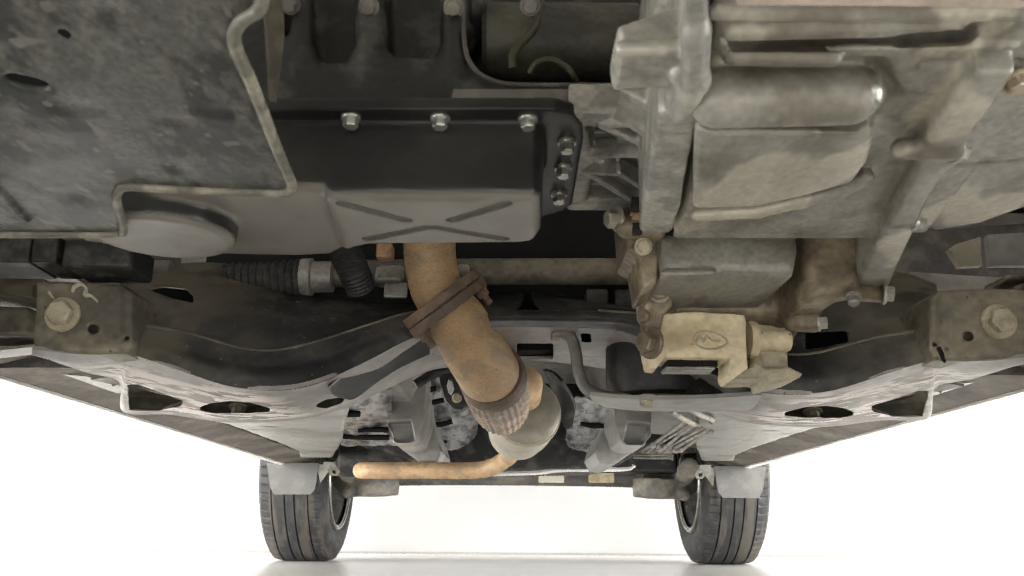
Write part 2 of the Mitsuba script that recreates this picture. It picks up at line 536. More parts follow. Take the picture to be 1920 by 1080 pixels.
pr('frame_under', scraped, rough_of(0.34, 0.55, 50), spec=0.55)
pr('frame_dusty', layered((0.075, 0.068, 0.053), (0.17, 0.15, 0.108), 20, 0.40, 0.68, 0.6, 150, ((0.07, 0.065, 0.055), 120, 0.88)), rough_of(0.45, 0.65, 50), spec=0.4)
pr('sill_underseal', layered((0.062, 0.053, 0.045), (0.12, 0.105, 0.088), 12, 0.4, 0.75, 0.6, 90), 0.72, spec=0.35)
pr('body_paint', (0.72, 0.70, 0.66), 0.3, spec=0.5, clearcoat=0.6, clearcoat_gloss=0.9)
pr('floor_paint', layered((0.21, 0.205, 0.19), (0.125, 0.118, 0.104), 9, 0.45, 0.8, 0.8, 90), rough_of(0.3, 0.45, 20), spec=0.55)
def crumpled(p, n, uv):
    a = smoothstep(.36, .72, fbm(p.x * 60, p.y * 24, p.z * 60, 5))
    return mix((0.40, 0.40, 0.40), (0.10, 0.10, 0.105), a) * (.7 + .6 * fbm(p.x * 300, p.y * 80, p.z * 300, 2))


pr('heat_foil', crumpled, rough_of(0.22, 0.45, 120), metallic=0.75, bump=lambda p, n, uv: 0.0022 * fbm(p.x * 140, p.y * 40, p.z * 140, 2))
pr('black_rubber', layered((0.014, 0.014, 0.014), (0.04, 0.038, 0.034), 30, 0.45, 0.8, 0.7), 0.55, spec=0.45)
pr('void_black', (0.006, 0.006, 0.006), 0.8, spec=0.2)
_tyre = layered((0.020, 0.020, 0.020), (0.038, 0.037, 0.035), 40, 0.42, 0.8, 0.75, 160)


def tyre_dirt(p, n, uv):
    # dried mud in bands round the tyre
    a = smoothstep(.48, .66, fbm(p.x * 42, p.y * 5, p.z * 5, 4))
    return mix(_tyre(p, n, uv), (0.075, 0.064, 0.051), a * .7)


pr('tyre_rubber', tyre_dirt, rough_of(0.5, 0.7, 30), spec=0.45)
pr('axle_paint', layered((0.12, 0.113, 0.10), (0.25, 0.225, 0.18), 14, 0.42, 0.75, 0.65, 90), 0.5, spec=0.5)
pr('dull_steel', layered((0.26, 0.255, 0.235), (0.16, 0.145, 0.115), 40, 0.42, 0.7, 0.7), 0.42, metallic=0.5)
pr('zinc', layered((0.42, 0.43, 0.39), (0.27, 0.255, 0.205), 120, 0.45, 0.7, 0.8), 0.3, metallic=0.7)
pr('dusty_bolt', layered((0.33, 0.295, 0.21), (0.24, 0.21, 0.145), 60, 0.42, 0.7, 0.75), 0.55, spec=0.4)
pr('copper_tint', layered((0.42, 0.25, 0.15), (0.25, 0.16, 0.10), 80, 0.45, 0.7, 0.7), 0.5, metallic=0.3)
pr('yellow_sleeve', (0.032, 0.032, 0.012), 0.5)
pr('pink_dust', layered((0.36, 0.30, 0.25), (0.28, 0.23, 0.185), 40, 0.4, 0.7, 0.8), 0.6, spec=0.3)
pr('liner_black', layered((0.030, 0.025, 0.021), (0.065, 0.052, 0.042), 40, 0.42, 0.7, 0.6, 200), 0.7, spec=0.25)
pr('flap_grey', layered((0.115, 0.113, 0.107), (0.15, 0.143, 0.13), 30, 0.4, 0.7, 0.85), 0.5, spec=0.4)
pr('skirting_beige', (0.24, 0.225, 0.205), 0.6, spec=0.2)
pr('chalk', (0.40, 0.385, 0.30), 0.7, spec=0.1)
pr('lip_grey', layered((0.06, 0.056, 0.047), (0.10, 0.094, 0.078), 50, 0.4, 0.7, 0.7), 0.5, spec=0.4)
pr('can_face', layered((0.22, 0.205, 0.165), (0.17, 0.155, 0.12), 22, 0.42, 0.7, 0.85), 0.45, metallic=0.2)
pr('olive_black', layered((0.03, 0.03, 0.022), (0.06, 0.058, 0.042), 30, 0.4, 0.7, 0.7), 0.5, spec=0.4)
pr('pale_paint', (0.62, 0.60, 0.48), 0.6)


# ------------------------------------------------------------------ the setting: studio floor and wall
def setting(key, mesh, mat):
    add(key, mesh, mat, False)
    labels[key] = {'kind': 'structure'}


WALL_Y = 4.19
setting('floor', box([-9, -5, -0.05], [9, WALL_Y + .3, 0.0]), 'white_floor')
setting('wall', box([-9, WALL_Y, 0.001], [9, WALL_Y + .2, 4.2]), 'white_wall')

add('wall__skirting', box([-9, WALL_Y - .006, -0.002], [9, WALL_Y - 0.001, 0.009]), 'skirting_beige', False)

# ------------------------------------------------------------------ the car: body shell, sills, floor pan
CX0 = 0.0125                                   # the car's centre line
labels['car'] = {'label': 'underside of a front-engined car seen from below its nose, standing on a white studio floor', 'category': 'car'}


def sx(s, x):
    return CX0 + s * x


shell = []
prof = [(-.86, .375), (-.88, .55), (-.86, .82), (-.74, .95), (.74, .95), (.86, .82), (.88, .55), (.86, .375), (.845, .375), (.845, .80), (.73, .93), (-.73, .93), (-.845, .80), (-.845, .375)]
side = Polygon([(CX0 + a, b) for a, b in prof])
arch = extrude([(3.155 + .36 * math.cos(t), .31 + .36 * math.sin(t)) for t in np.linspace(-.35, math.pi + .35, 40)], -1, 1, 'x')
arch2 = arch.copy()
arch2.apply_translation([0, .70 - 3.155, 0])
shellm = to_mf(extrude(side, -.09, 3.62, 'y')) - to_mf(arch) - to_mf(arch2)
add('car__body_shell', shellm, 'body_paint', 30, 'pale painted outer body')
add('car__front_bumper', box([sx(-1, .86), -.16, .13], [sx(1, .86), -.09, .80]), 'body_paint', False)
add('car__bonnet', box([sx(-1, .84), -.088, .76], [sx(1, .84), .3, .80]), 'body_paint', False)
add('car__rear_bumper', rbox([sx(-1, .84), 3.57, .36], [sx(1, .84), 3.68, .80], .03), 'body_paint', 40)
# inner lining of the engine bay and wheel houses
for s in (-1, 1):
    # sill: painted lip outside, dark underseal inside, from behind the front wheel to the rear wheel
    sec = [(.690, .2885), (.700, .2855), (.716, .2905), (.80, .335), (.80, .45), (.70, .45)]
    add('car__sill_lip', extrude([(sx(s, a), b) for a, b in sec], 1.12, 2.90, 'y'), 'body_paint', 20, 'thin pale lower edge of the left sill' if s < 0 else 'thin pale lower edge of the right sill')
    sec = [(.688, .2925), (.688, .45), (.50, .45), (.50, .36), (.575, .352), (.592, .318), (.625, .308)]
    add('car__sill', extrude([(sx(s, a), b) for a, b in sec], 1.125, 2.87, 'y'), 'sill_underseal', 20, 'dark undersealed sill on the left side' if s < 0 else 'dark undersealed sill on the right side')
    add('car__sill__weld_seam', tube([(sx(s, .604), 1.13, .3115), (sx(s, .604), 2.7, .3115)], .004, 8, smooth_path=False), 'sill_underseal', 40)

# floor pan with its tunnel
T0 = .21
fl = [(-.58, .352), (-T0 - .02, .372), (-T0 + .03, .50), (T0 - .03, .50), (T0 + .02, .372), (.58, .352)]
rows = [[(CX0 + a, y, b) for a, b in fl] for y in (1.15, 1.6, 2.0, 2.5)]
add('car__floor_pan', sheet(rows, -.004, 4, 6, (False, True)), 'floor_paint', 30, 'grey painted floor pan')
rows = [[(sx(-1, .62), y, z), (sx(0, 0), y, z + .03), (sx(1, .62), y, z)] for y, z in ((2.5, .36), (2.75, .40), (3.0, .46), (3.4, .47), (3.6, .44))]
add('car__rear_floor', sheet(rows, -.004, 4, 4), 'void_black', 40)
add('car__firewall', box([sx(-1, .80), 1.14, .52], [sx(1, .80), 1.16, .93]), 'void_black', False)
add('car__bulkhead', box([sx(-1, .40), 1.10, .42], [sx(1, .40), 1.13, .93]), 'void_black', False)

# ------------------------------------------------------------------ rear wheels
TYR, HW = 0.316, 0.1


def wheel(s, y, end):
    c = np.array([sx(s, .693), y, TYR - .004])
    base = f'car__{end}_wheel' if f'car__{end}_wheel__tyre' not in scene else f'car__{end}_wheel_001'
    side_name = 'left' if s < 0 else 'right'
    labels[base] = {'label': f'{side_name} {end} wheel with a dusty road tyre'}
    # section from the inner bead over the tread to the outer bead; axis points to the outside
    R0 = TYR
    prof = [(-.088, .205), (-.096, .215), (-.105, .245), (-.1055, .268), (-.100, .290), (-.092, .3035)]
    tread = []
    for g, (a, b) in enumerate([(-.090, -.0585), (-.0535, -.0175), (-.0125, .0125), (.0175, .0535), (.0585, .090)]):
        for x in np.linspace(a, b, 5):
            tread.append((x, R0 - .0085 * (abs(x) / .09) ** 2.6))
        if g < 4:
            d = R0 - .0085 * (abs(b) / .09) ** 2.6
            nx = [-.0535, -.0125, .0175, .0585][g]
            tread += [(b + .0008, d - .007), (nx - .0008, d - .007)]
    prof += tread + [(.092, .3035), (.100, .290), (.1055, .268), (.105, .245), (.096, .215), (.088, .205)]
    SEG = 432
    tyre = lathe(prof, c, (s, 0, 0), SEG)
    # flatten the contact patch a little
    v = np.array(tyre.vertices)
    # cross cuts round both shoulders
    w = v - c
    rad = np.hypot(w[:, 1], w[:, 2])
    k = np.tile(np.arange(SEG), len(prof)) % 6 == 0
    deep = np.where(k & (np.abs(w[:, 0]) > .0635) & (np.abs(w[:, 0]) < .0985) & (rad > .293), .0035, 0)
    v[:, 1:] -= w[:, 1:] / rad[:, None] * deep[:, None]
    v[:, 2] = np.maximum(v[:, 2], .0004)
    tyre = trimesh.Trimesh(v, tyre.faces, process=False)
    add(base + '__tyre', tyre, 'tyre_rubber', 38, f'dusty black tyre of the {side_name} {end} wheel')
    i = -s
    rim = [(-.100, .196), (-.104, .205), (-.097, .213), (-.088, .211), (-.083, .198), (-.06, .186), (.02, .178), (.06, .165)]
    add(base + '__rim', lathe(rim, c, (s, 0, 0), 96), 'dull_steel', 40, f'steel rim of the {side_name} {end} wheel')
    lip = [(-.1005, .2005), (-.1062, .2035), (-.1075, .208), (-.103, .2125), (-.098, .2115), (-.0985, .2035)]
    add(base + '__rim__lip', lathe(lip + lip[:1], c, (s, 0, 0), 96), 'zinc', 40)
    add(base + '__brake_drum', lathe([(.05, .02), (.055, .168), (.0, .160), (-.035, .150), (-.05, .135), (-.055, .02)], c, (s, 0, 0), 64), 'axle_paint', 40)
    add(base + '__hub', lathe([(-.055, .055), (-.11, .05), (-.125, .035), (-.125, .001)], c, (s, 0, 0), 40), 'axle_paint', 40)


for _e, _y in (('rear', 3.155), ('front', .70)):
    wheel(-1, _y, _e)
    wheel(1, _y, _e)

# ------------------------------------------------------------------ splash shield (near left)
def shield_z(x, y):
    return .300 + .020 * np.maximum(0, y - .425) + .05 * np.maximum(0, .425 - y)


def plan_on(pts, zf):
    out = []
    for a, b in pts:
        z = .3
        for _ in range(6):
            q = WZ(a, b, z)
            z = float(zf(q[0], q[1]))
        out.append((q[0], q[1], z))
    return np.array(out)


def s_warp(prim, zf, m=.03):
    f, lo, hi = prim

    def g(P):
        Q = P.copy()
        Q[..., 2] = P[..., 2] - zf(P[..., 0], P[..., 1])
        return f(Q)
    return g, lo + [0, 0, -m + .3], hi + [0, 0, m + .3]


edge_px = [(-160, 437), (-5, 437), (120, 437), (218, 437), (229, 434), (231, 424), (224, 396), (218, 374), (221, 360), (236, 348), (300, 350), (420, 356),
           (524, 359), (541, 357), (548, 347), (540, 325), (516, 268), (492, 205), (470, 150), (449, 104), (439, 72), (444, 50), (458, 33), (480, 20), (492, 0), (500, -70)]
E = plan_on(edge_px, shield_z)
far = plan_on([(500, -70), (-160, -70)], shield_z)
pl = Cast([-.50, .24, .285], [-.06, .66, .335], .0019)
pl.add(s_warp(s_prism(np.vstack([E[:, :2], far[:, :2]]), .0, .004, 'z', .001), shield_z), 0)
lower = plan_on([(-170, 250), (0, 347), (58, 410), (-170, 402)], shield_z)
pl.add(s_warp(s_prism(lower[:, :2], -.004, .003, 'z', .002), shield_z), .002)
g = plan_on([(95, 15), (118, 70), (150, 128)], shield_z)
for a, b in zip(g[:-1], g[1:]):
    pl.cut(s_caps(a + [0, 0, -.0085], b + [0, 0, -.0085], .0095), .004)
for a, b, r in (((36, 155), (66, 160), .0062),):
    q = plan_on([a, b], shield_z)
    pl.cut(s_caps(q[0], q[1], r), .002)
for k in range(14):
    a = plan_on([(rng.uniform(0, 520), rng.uniform(20, 420))], shield_z)[0]
    if sd_poly(a[None, :2].astype(np.float32), np.vstack([E[:, :2], far[:, :2]]))[0] < -.012:
        pl.cut(s_ell(a + [0, 0, -.0042], (rng.uniform(.008, .02), rng.uniform(.006, .016), .0050)), .003)
pl.rough(.00025, .03, 3)
add('car__splash_shield', pl.mesh(), 'shield_plastic', True, 'mottled black plastic splash shield with a raised rim')
rim = E.copy()
rim[:, 2] -= .0006
add('car__splash_shield__rim', tube(np.vstack([rim]), .0031, 14, 6), 'worn_edge', 60, 'pale worn rim of the splash shield')
add('car__splash_shield__bracket', [sheet([[W(488, -20, .46), W(496, 60, .49), W(504, 188, .53)], [W(520, -20, .47), W(527, 60, .50), W(511, 190, .535)]], .003)], 'frame_dusty', 40)
add('car__splash_shield__clip', [rbox(W(64, 170, .43) - [.004, .003, .003], W(86, 180, .43) + [0, .004, .004], .0015)], 'copper_tint', 40)
# loom seen through the notch of the shield
add('car__splash_shield__wire', tube([W(248, 350, .62), W(257, 372, .62), W(252, 398, .62), W(240, 412, .62)], .0011, 8), 'copper_tint', 40)

# ------------------------------------------------------------------ engine block and oil pan
YB = .605
bl = Cast([-.24, .55, .37], [.135, .72, .56], .0022)
bl.add(s_prism(front([(430, -90), (1270, -90), (1270, 208), (430, 208)], YB), YB, .71, 'y', .004), 0)
for x0, x1, y1 in ((520, 560, 60), (580, 662, 105), (722, 826, 95), (880, 960, 40)):
    bl.cut(s_prism(front([(x0, -120), (x1, -120), (x1, y1 * .8), (x1 - 18, y1), (x0 + 18, y1), (x0, y1 * .8)], YB), YB - .03, YB + .034, 'y', .008), .016)
for x in (566, 692, 852):
    bl.add(s_caps(W(x, -90, YB + .003), W(x, 120, YB + .004), .0085, .007), .010)
    bl.add(s_caps(W(x, 120, YB + .004), W(x, 200, YB + .012), .007, .004), .012)
bl.cut(s_prism(front([(868, 70), (885, 125), (925, 147), (970, 156), (1290, 158), (1290, -120), (905, -120), (900, 40)], YB), YB - .04, YB + .05, 'y', .006), .006)
bl.rough(.0007, .02, 5)
add('car__engine_block', bl.mesh(), 'engine_black', True, 'dark ribbed engine block above the oil pan')
for x, y in ((545, 8), (692, 12), (851, 14), (994, 10)):
    add('car__engine_block__bolt', hexbolt(W(x, y, YB - .006), (0, -.75, -.65), .0058, .008), 'axle_paint', 25)
st = [lathe([(0, .001), (0, .026), (.004, .030), (.12, .030), (.125, .026), (.15, .024), (.15, .001)], W(905, 78, YB + .034), (1, 0, 0), 40)]
add('car__starter_motor', st, 'olive_black', 30, 'dark starter motor in the recess of the block')
add('car__starter_motor__wire', tube([W(962, 128, YB - .004), W(960, 105, YB - .006), W(972, 85, YB - .004), W(992, 66, YB), W(1010, 30, YB + .006), W(1016, -40, YB + .008)], .0030, 10), 'yellow_sleeve', 40, 'yellow sleeved wire')
add('car__starter_motor__wire', tube([W(992, 138, YB - .004), W(1006, 118, YB - .007), W(1034, 112, YB - .007), W(1062, 126, YB - .005), W(1078, 148, YB), W(1086, 175, YB + .03)], .0024, 10), 'yellow_sleeve', 40, 'curved yellow sleeved wire')
lip = [W(868, -60, YB - .002), W(868, 20, YB - .002), W(872, 88, YB - .004), W(884, 122, YB - .005), W(908, 144, YB - .006), (W(955, 158, YB - .006)), W(1060, 160, YB - .006), W(1160, 160, YB - .006), W(1270, 162, YB - .006)]
add('car__engine_block__lip', tube(lip, .0020, 10), 'lip_grey', 50)
add('car__engine_block__skirt', sheet([[W(a, 167, YB - .006) for a in (850, 950, 1060, 1160, 1262)], [W(a, 188, YB - .004) for a in (845, 950, 1060, 1160, 1250)], [W(a, 207, YB - .001) for a in (830, 950, 1060, 1160, 1250)]], .004), 'axle_paint', 40)

ZP, ZF = .318, .375
pan = Cast([-.40, .54, .288], [.09, .84, .40], .0016)
foot = plan([(300, 372), (560, 371), (700, 371), (900, 371), (1000, 371), (1014, 378), (1016, 410), (1014, 440), (1004, 455), (975, 459), (900, 460), (760, 461), (697, 462), (668, 468), (645, 482), (622, 494), (560, 497),
             (450, 495), (300, 490), (150, 470), (150, 400)], ZP)
pan.add(s_prism(foot, ZP, ZF + .01, 'z', .010, draft=.03), 0)
fl_in = plan([(150, 214), (560, 206), (1040, 206), (1072, 214), (1092, 236), (1094, 262), (1084, 320), (1073, 384), (1058, 396), (1030, 404), (980, 420), (150, 420)], ZF)
pan.add(s_prism(fl_in, ZF, ZF + .010, 'z', .002), .004)
# left bay is a little lower than the stamped right bay; round drain boss at its front
pan.cut(s_prism(plan([(60, 330), (566, 340), (604, 376), (626, 440), (640, 476), (620, 540), (60, 540)], ZP), ZP - .03, ZP + .006, 'z', .004), .010)
c = WZ(306, 450, .308)
pan.add(s_cyl([c[0], c[1], .308], [c[0], c[1], .35], .053, .008), .005)
m = [WZ(*q, ZP)[:2] for q in ((642, 383), (762, 414), (948, 383), (848, 414), (690, 449), (800, 427), (944, 449), (815, 427))]
for i in range(0, 8, 2):
    a, b = np.array([*m[i], ZP - .0015]), np.array([*m[i + 1], ZP - .0015])
    pan.cut(s_caps(a + [0, 0, .002], b + [0, 0, .002], .0048, .0044), .0012)
add('car__oil_pan', pan.mesh(), 'pan_paint', True, 'black pressed oil pan with a stamped X on its bottom')
for x in (658, 825, 990):
    q = W(x, 228, .5765)
    add('car__oil_pan__bolt', hexbolt([q[0], .5765, ZF], (0, -.1, -1), .0054, .0085, 1.3, .3), 'zinc', 25)
for x, y, z in ((1063, 264, .0095), (1056, 312, .0095), (1048, 362, .0095)):
    q = WZ(x, y, ZF)
    add('car__oil_pan__bolt', hexbolt(q, (0, 0, -1), .0056, z, 1.3, .3), 'zinc', 25)

# ------------------------------------------------------------------ gearbox
ZG = .318
gb = Cast([.06, .28, .285], [.45, .90, .40], .0017)
gb.add(s_prism(plan([(1345, -110), (2150, -110), (2100, 300), (1850, 300), (1740, 440), (1655, 441), (1262, 441), (1282, 392), (1305, 290), (1322, 205), (1335, 110)], ZG), ZG, .41, 'z', .006), 0)
gb.add(s_prism(plan([(1840, 180), (2100, 180), (2100, 350), (1925, 396), (1850, 424), (1745, 441), (1720, 430)], ZG + .007), ZG + .007, .41, 'z', .014), .004)
gb.add(s_prism(plan([(1302, 250), (1330, 243), (1500, 243), (1630, 238), (1640, 262), (1626, 310), (1600, 344), (1520, 368), (1420, 390), (1300, 394)], ZG - .013), ZG - .013, .36, 'z', .006), .003)
gb.cut(s_caps(WZ(1345, 126, ZG), WZ(1630, 128, ZG), .0075), .006)
gb.cut(s_caps(WZ(1630, 128, ZG), WZ(1672, 190, ZG), .006), .006)

gb.cut(s_caps(WZ(1345, 228, .310), WZ(1600, 226, .310), .0060), .003)
gb.cut(s_caps(WZ(1600, 226, .310), WZ(1700, 184, .314), .0055, .004), .003)
gb.add(s_caps(W(1346, 182, .418), W(1592, 178, .418), .0158, .0150), .002)
gb.add(s_caps(W(1560, 176, .415), W(1622, 172, .415), .0115, .0100), .002)
gb.add(s_caps(WZ(1268, 440, ZG), WZ(1655, 440, ZG), .0026), .002)
gb.add(s_caps(WZ(1330, 246, ZG - .011), WZ(1520, 246, ZG - .011), .0036), .002)
path = [WZ(a, b, ZG - .006) for a, b in ((1622, 332), (1570, 358), (1500, 375), (1420, 394), (1310, 402))]
for a, b in zip(path[:-1], path[1:]):
    gb.add(s_caps(a, b, .0056), .003)
for p_, q_, r_ in (((1372, 56), (1800, 42), .0052), ((1372, 104), (1560, 106), .0050), ((1340, 22), (1920, 24), .004), ((1560, 84), (1900, 82), .003)):
    gb.add(s_caps(WZ(*p_, ZG), WZ(*q_, ZG), r_), .002)
for p_, q_, r_ in (((1378, 73), (1690, 66), .0058), ((1690, 58), (1805, 52), .0075), ((1735, 120), (1905, 116), .0035), ((1600, 215), (1715, 180), .0032), ((1800, 308), (1900, 304), .002)):
    for dz in (.0005, .006, .011):
        gb.cut(s_caps(WZ(*p_, ZG + dz), WZ(*q_, ZG + dz), r_), .002)
band = [(1834, 140), (1905, 140), (1850, 220), (1792, 300), (1736, 390), (1714, 440), (1656, 562), (1584, 566), (1636, 470), (1700, 350), (1752, 240)]
gb.add(s_prism(plan(band, ZG - .013), ZG - .013, .36, 'z', .005), .002)
gb.add(s_caps(WZ(1690, 279, ZG - .0095), WZ(1786, 280, ZG - .0095), .0058), .006)
gb.add(s_caps(WZ(1690, 418, ZG - .010), WZ(1714, 416, ZG - .010), .0045), .003)
gb.rough(.0006, .05, 8)
add('car__gearbox', gb.mesh(), 'cast_alloy', True, 'dusty cast alloy gearbox case')
add('car__gearbox__plug', lathe([(0, .001), (0, .0095), (.003, .0095), (.005, .008), (.005, .001)], W(1630, 171, .413), (1, -.25, -.1), 32), 'zinc', 30)
for q, ax, r, h, mt in ((WZ(1790, 280, ZG - .008), (1, .1, -.1), .0056, .008, 'zinc'), (WZ(1713, 416, ZG - .010), (1, 0, -.2), .0042, .008, 'zinc'),
                        (WZ(1895, 148, ZG - .004), (.3, -.3, -1), .005, .008, 'oily_alloy')):
    add('car__gearbox__bolt', hexbolt(q, ax, r, h, 1.4, .3), mt, 25)

ZB = .377
bh = Cast([-.02, .26, .285], [.19, .92, .47], .0019)
bh.add(s_prism(plan([(1066, 214), (1262, 210), (1270, 300), (1268, 400), (1210, 436), (1178, 388), (1062, 388)], ZB), ZB, ZB + .024, 'z', .003), 0)
for tri in (((1150, 240), (1244, 237), (1244, 281)), ((1128, 300), (1216, 297), (1216, 352)), ((1098, 240), (1118, 240), (1200, 286), (1112, 286)), ((1112, 334), (1128, 334), (1190, 376), (1100, 378))):
    bh.cut(s_prism(plan(tri, ZB), ZB - .01, ZB + .018, 'z', .003), .003)
for a, b in (((1130, 236), (1245, 290)), ((1112, 294), (1222, 364)), ((1098, 322), (1200, 388)), ((1128, 236), (1250, 230)), ((1110, 293), (1222, 290)), ((1098, 322), (1160, 326))):
    for dz in (.001, .006, .012):
        bh.add(s_caps(WZ(*a, ZB - .002) + [0, 0, dz], WZ(*b, ZB - .020) + [0, 0, dz], .0030), .002)
bh.add(s_caps(WZ(1070, 387, ZB - .001), WZ(1180, 387, ZB - .001), .0035), .002)
bh.add(s_prism(plan([(1284, -90), (1334, -90), (1328, 60), (1316, 205), (1290, 310), (1276, 392), (1258, 438), (1200, 438), (1212, 340), (1234, 216), (1262, 205), (1282, 130)], .311), .311, .44, 'z', .004), .004)
bh.add(s_caps(WZ(1304, 60, .311), WZ(1304, 150, .308), .0065), .005)
bh.add(s_caps(WZ(1304, 150, .308), WZ(1280, 212, .308), .0065), .005)
bh.add(s_prism(front([(1157, 46), (1282, 4), (1290, 96), (1240, 92), (1166, 98)], .385), .385, .425, 'y', .003), .002)
bh.add(s_caps(W(1168, 91, .383), W(1284, 91, .383), .0044), .003)
bh.add(s_prism(front([(1160, 168), (1256, 166), (1256, 216), (1238, 214)], .50), .498, .54, 'y', .002), .002)
bh.add(s_caps(WZ(1268, 142, .316), WZ(1290, 140, .314), .0042), .003)
bh.add(s_caps(WZ(1262, 178, .318), WZ(1278, 205, .313), .0042), .003)
bh.rough(.0006, .02, 12)
add('car__bellhousing', bh.mesh(), 'clean_alloy', True, 'grey cast bellhousing with triangular ribs beside the oil pan')

df = Cast([.06, .64, .235], [.30, .97, .36], .0021)
df.add(s_prism(front([(1230, 436), (1498, 436), (1500, 470), (1490, 516), (1330, 514), (1242, 514)], .70), .70, .86, 'y', .011), 0)
df.add(s_caps(W(1244, 513, .70), W(1335, 511, .70), .003), .003)
df.rough(.0008, .03, 15)
add('car__differential_housing', df.mesh(), 'cast_alloy', True, 'dusty differential housing below the gearbox')
df = Cast([.06, .64, .215], [.42, .99, .36], .0021)
df.add(s_prism(front([(1250, 500), (1500, 500), (1496, 604), (1260, 596)], .81), .81, .94, 'y', .02), 0)
df.add(s_prism(front([(1514, 436), (1660, 436), (1612, 530), (1580, 556), (1520, 562), (1506, 500)], .73), .73, .92, 'y', .012), .008)
df.add(s_prism(front([(1410, 470), (1512, 470), (1505, 600), (1480, 665), (1410, 640)], .86), .86, .95, 'y', .012), .01)
df.add(s_caps(W(1556, 545, .74), W(1648, 552, .76), .0075), .006)
df.add(s_caps(W(1490, 604, .80), W(1524, 606, .80), .009), .006)
df.rough(.0010, .025, 16)
add('car__differential_housing__lower_case', df.mesh(), 'oily_alloy', True, 'oil-stained brown lower part of the differential housing')
for q, ax, r in ((W(1532, 606, .798), (1, -.3, 0), .006), (W(1600, 555, .735), (-.2, -.5, -1), .005), (W(1655, 550, .755), (1, -.2, -.1), .0075)):
    add('car__differential_housing__bolt', hexbolt(q, ax, r, .009, 1.3, .3), 'clean_alloy', 25)

# ears and bolts where bellhousing, block and mount meet
ear = Cast([.05, .64, .235], [.18, .88, .36], .0018)
ear.add(s_prism(front([(1168, 378), (1236, 398), (1240, 450), (1232, 530), (1206, 544), (1196, 482), (1174, 470)], .71), .71, .78, 'y', .004), 0)
ear.add(s_prism(front([(1206, 505), (1236, 512), (1262, 540), (1262, 572), (1246, 588), (1232, 660), (1208, 658)], .78), .78, .81, 'y', .004), .004)
ear.add(s_caps(W(1176, 425, .70), W(1226, 430, .70), .010), .006)
ear.rough(.0008, .02, 21)
add('car__bellhousing__ear', ear.mesh(), 'oily_alloy', True)
for q, ax, r, h, mt in ((W(1160, 411, .70), (-1, -.35, -.1), .0078, .011, 'cast_alloy'), (W(1246, 417, .695), (.1, -1, -.4), .006, .006, 'dusty_bolt'),
                        (W(1193, 408, .695), (0, -1, -.3), .0045, .005, 'copper_tint'), (W(1206, 462, .70), (0, -1, -.3), .0055, .006, 'dusty_bolt'),
                        (W(1236, 548, .775), (-.2, -1, -.2), .0075, .009, 'oily_alloy')):
    add('car__bellhousing__bolt', hexbolt(q, ax, r, h), mt, 25)
for _a, _b in ((396, 376), (438, 424)):
    add('car__bellhousing__sensor', rbox(W(1186, _a, .69), W(1201, _b, .70), .001), 'black_rubber', 40)

# ------------------------------------------------------------------ gearbox mount bracket and torque rod
mb = Cast([.10, .765, .21], [.29, .86, .33], .0012)
mb.add(s_prism(front([(1231, 589), (1300, 583), (1396, 590), (1399, 600), (1401, 669), (1380, 672), (1240, 670), (1228, 650)], .79), .79, .838, 'y', .0018), 0)
mb.add(s_prism(front([(1206, 655), (1242, 650), (1246, 669), (1228, 694), (1213, 691)], .79), .786, .81, 'y', .003), .003)
mb.add(s_prism(front([(1370, 655), (1401, 655), (1403, 690), (1374, 711), (1367, 700)], .79), .79, .838, 'y', .0018), .001)
mb.cut(s_ell(W(1265, 620, .787), (.012, .004, .009)), .004)
mb.rough(.0006, .02, 31)
add('car__mount_bracket', mb.mesh(), 'tan_steel', True, 'tan dusty gearbox mount bracket with an oval mark')
t = np.linspace(0, 2 * math.pi, 29)
ov = [W(1328 + (27 + 9 * max(0, math.cos(a)) ** 3) * math.cos(a), 638 + 17 * math.sin(a) + 3 * math.cos(a), .7893) for a in t]
add('car__mount_bracket__emblem', [tube(ov, .0010, 8, 2), tube([W(a, b, .7893) for a, b in ((1306, 640), (1313, 630), (1318, 641), (1325, 630), (1335, 637), (1350, 640))], .0011, 8, 6)], 'dusty_bolt', 60, 'dark oval mark on the bracket face')
add('car__mount_bracket__slot', box(W(1252, 672, .80), W(1346, 686, .80) + [0, .035, 0]), 'void_black', False)
add('car__mount_bracket__lower_bar', rbox(W(1248, 686, .802), W(1342, 692, .80) + [0, .03, 0], .001), 'dull_steel', 40)
for q, ax, r, h, mt in ((W(1213, 595, .785), (-.8, -1, -.1), .0062, .009, 'oily_alloy'), (W(1222, 643, .782), (-1, -.75, -.05), .0100, .012, 'oily_alloy')):
    add('car__mount_bracket__bolt', hexbolt(q, ax, r, h, 1.45, .3, .1), mt, 25)
add('car__mount_bracket__sleeve', [lathe([(0, .001), (0, .0165), (.004, .0175), (.008, .0165), (.008, .010), (.038, .010), (.040, .009), (.040, .001)], W(1400, 637, .812), (1, .1, 0), 32),
                                   lathe([(0, .001), (0, .006), (.032, .006), (.032, .001)], W(1406, 618, .83), (1, .1, 0), 24)], 'tan_steel', 30, 'tan steel sleeve beside the mount bracket')
lp = Cast([.17, .76, .19], [.32, .92, .30], .0016)
lp.add(s_prism(front([(1408, 650), (1476, 648), (1480, 694), (1406, 696)], .82), .82, .90, 'y', .003), 0)
lp.add(s_prism(front([(1372, 709), (1402, 690), (1480, 688), (1506, 699), (1500, 708), (1442, 722), (1437, 708)], .80), .80, .86, 'y', .002), .003)
lp.add(s_caps(W(1418, 672, .815), W(1418, 690, .805), .006), .004)
lp.rough(.0007, .015, 33)
add('car__mount_bracket__lower_plate', lp.mesh(), 'dusty_bolt', True)

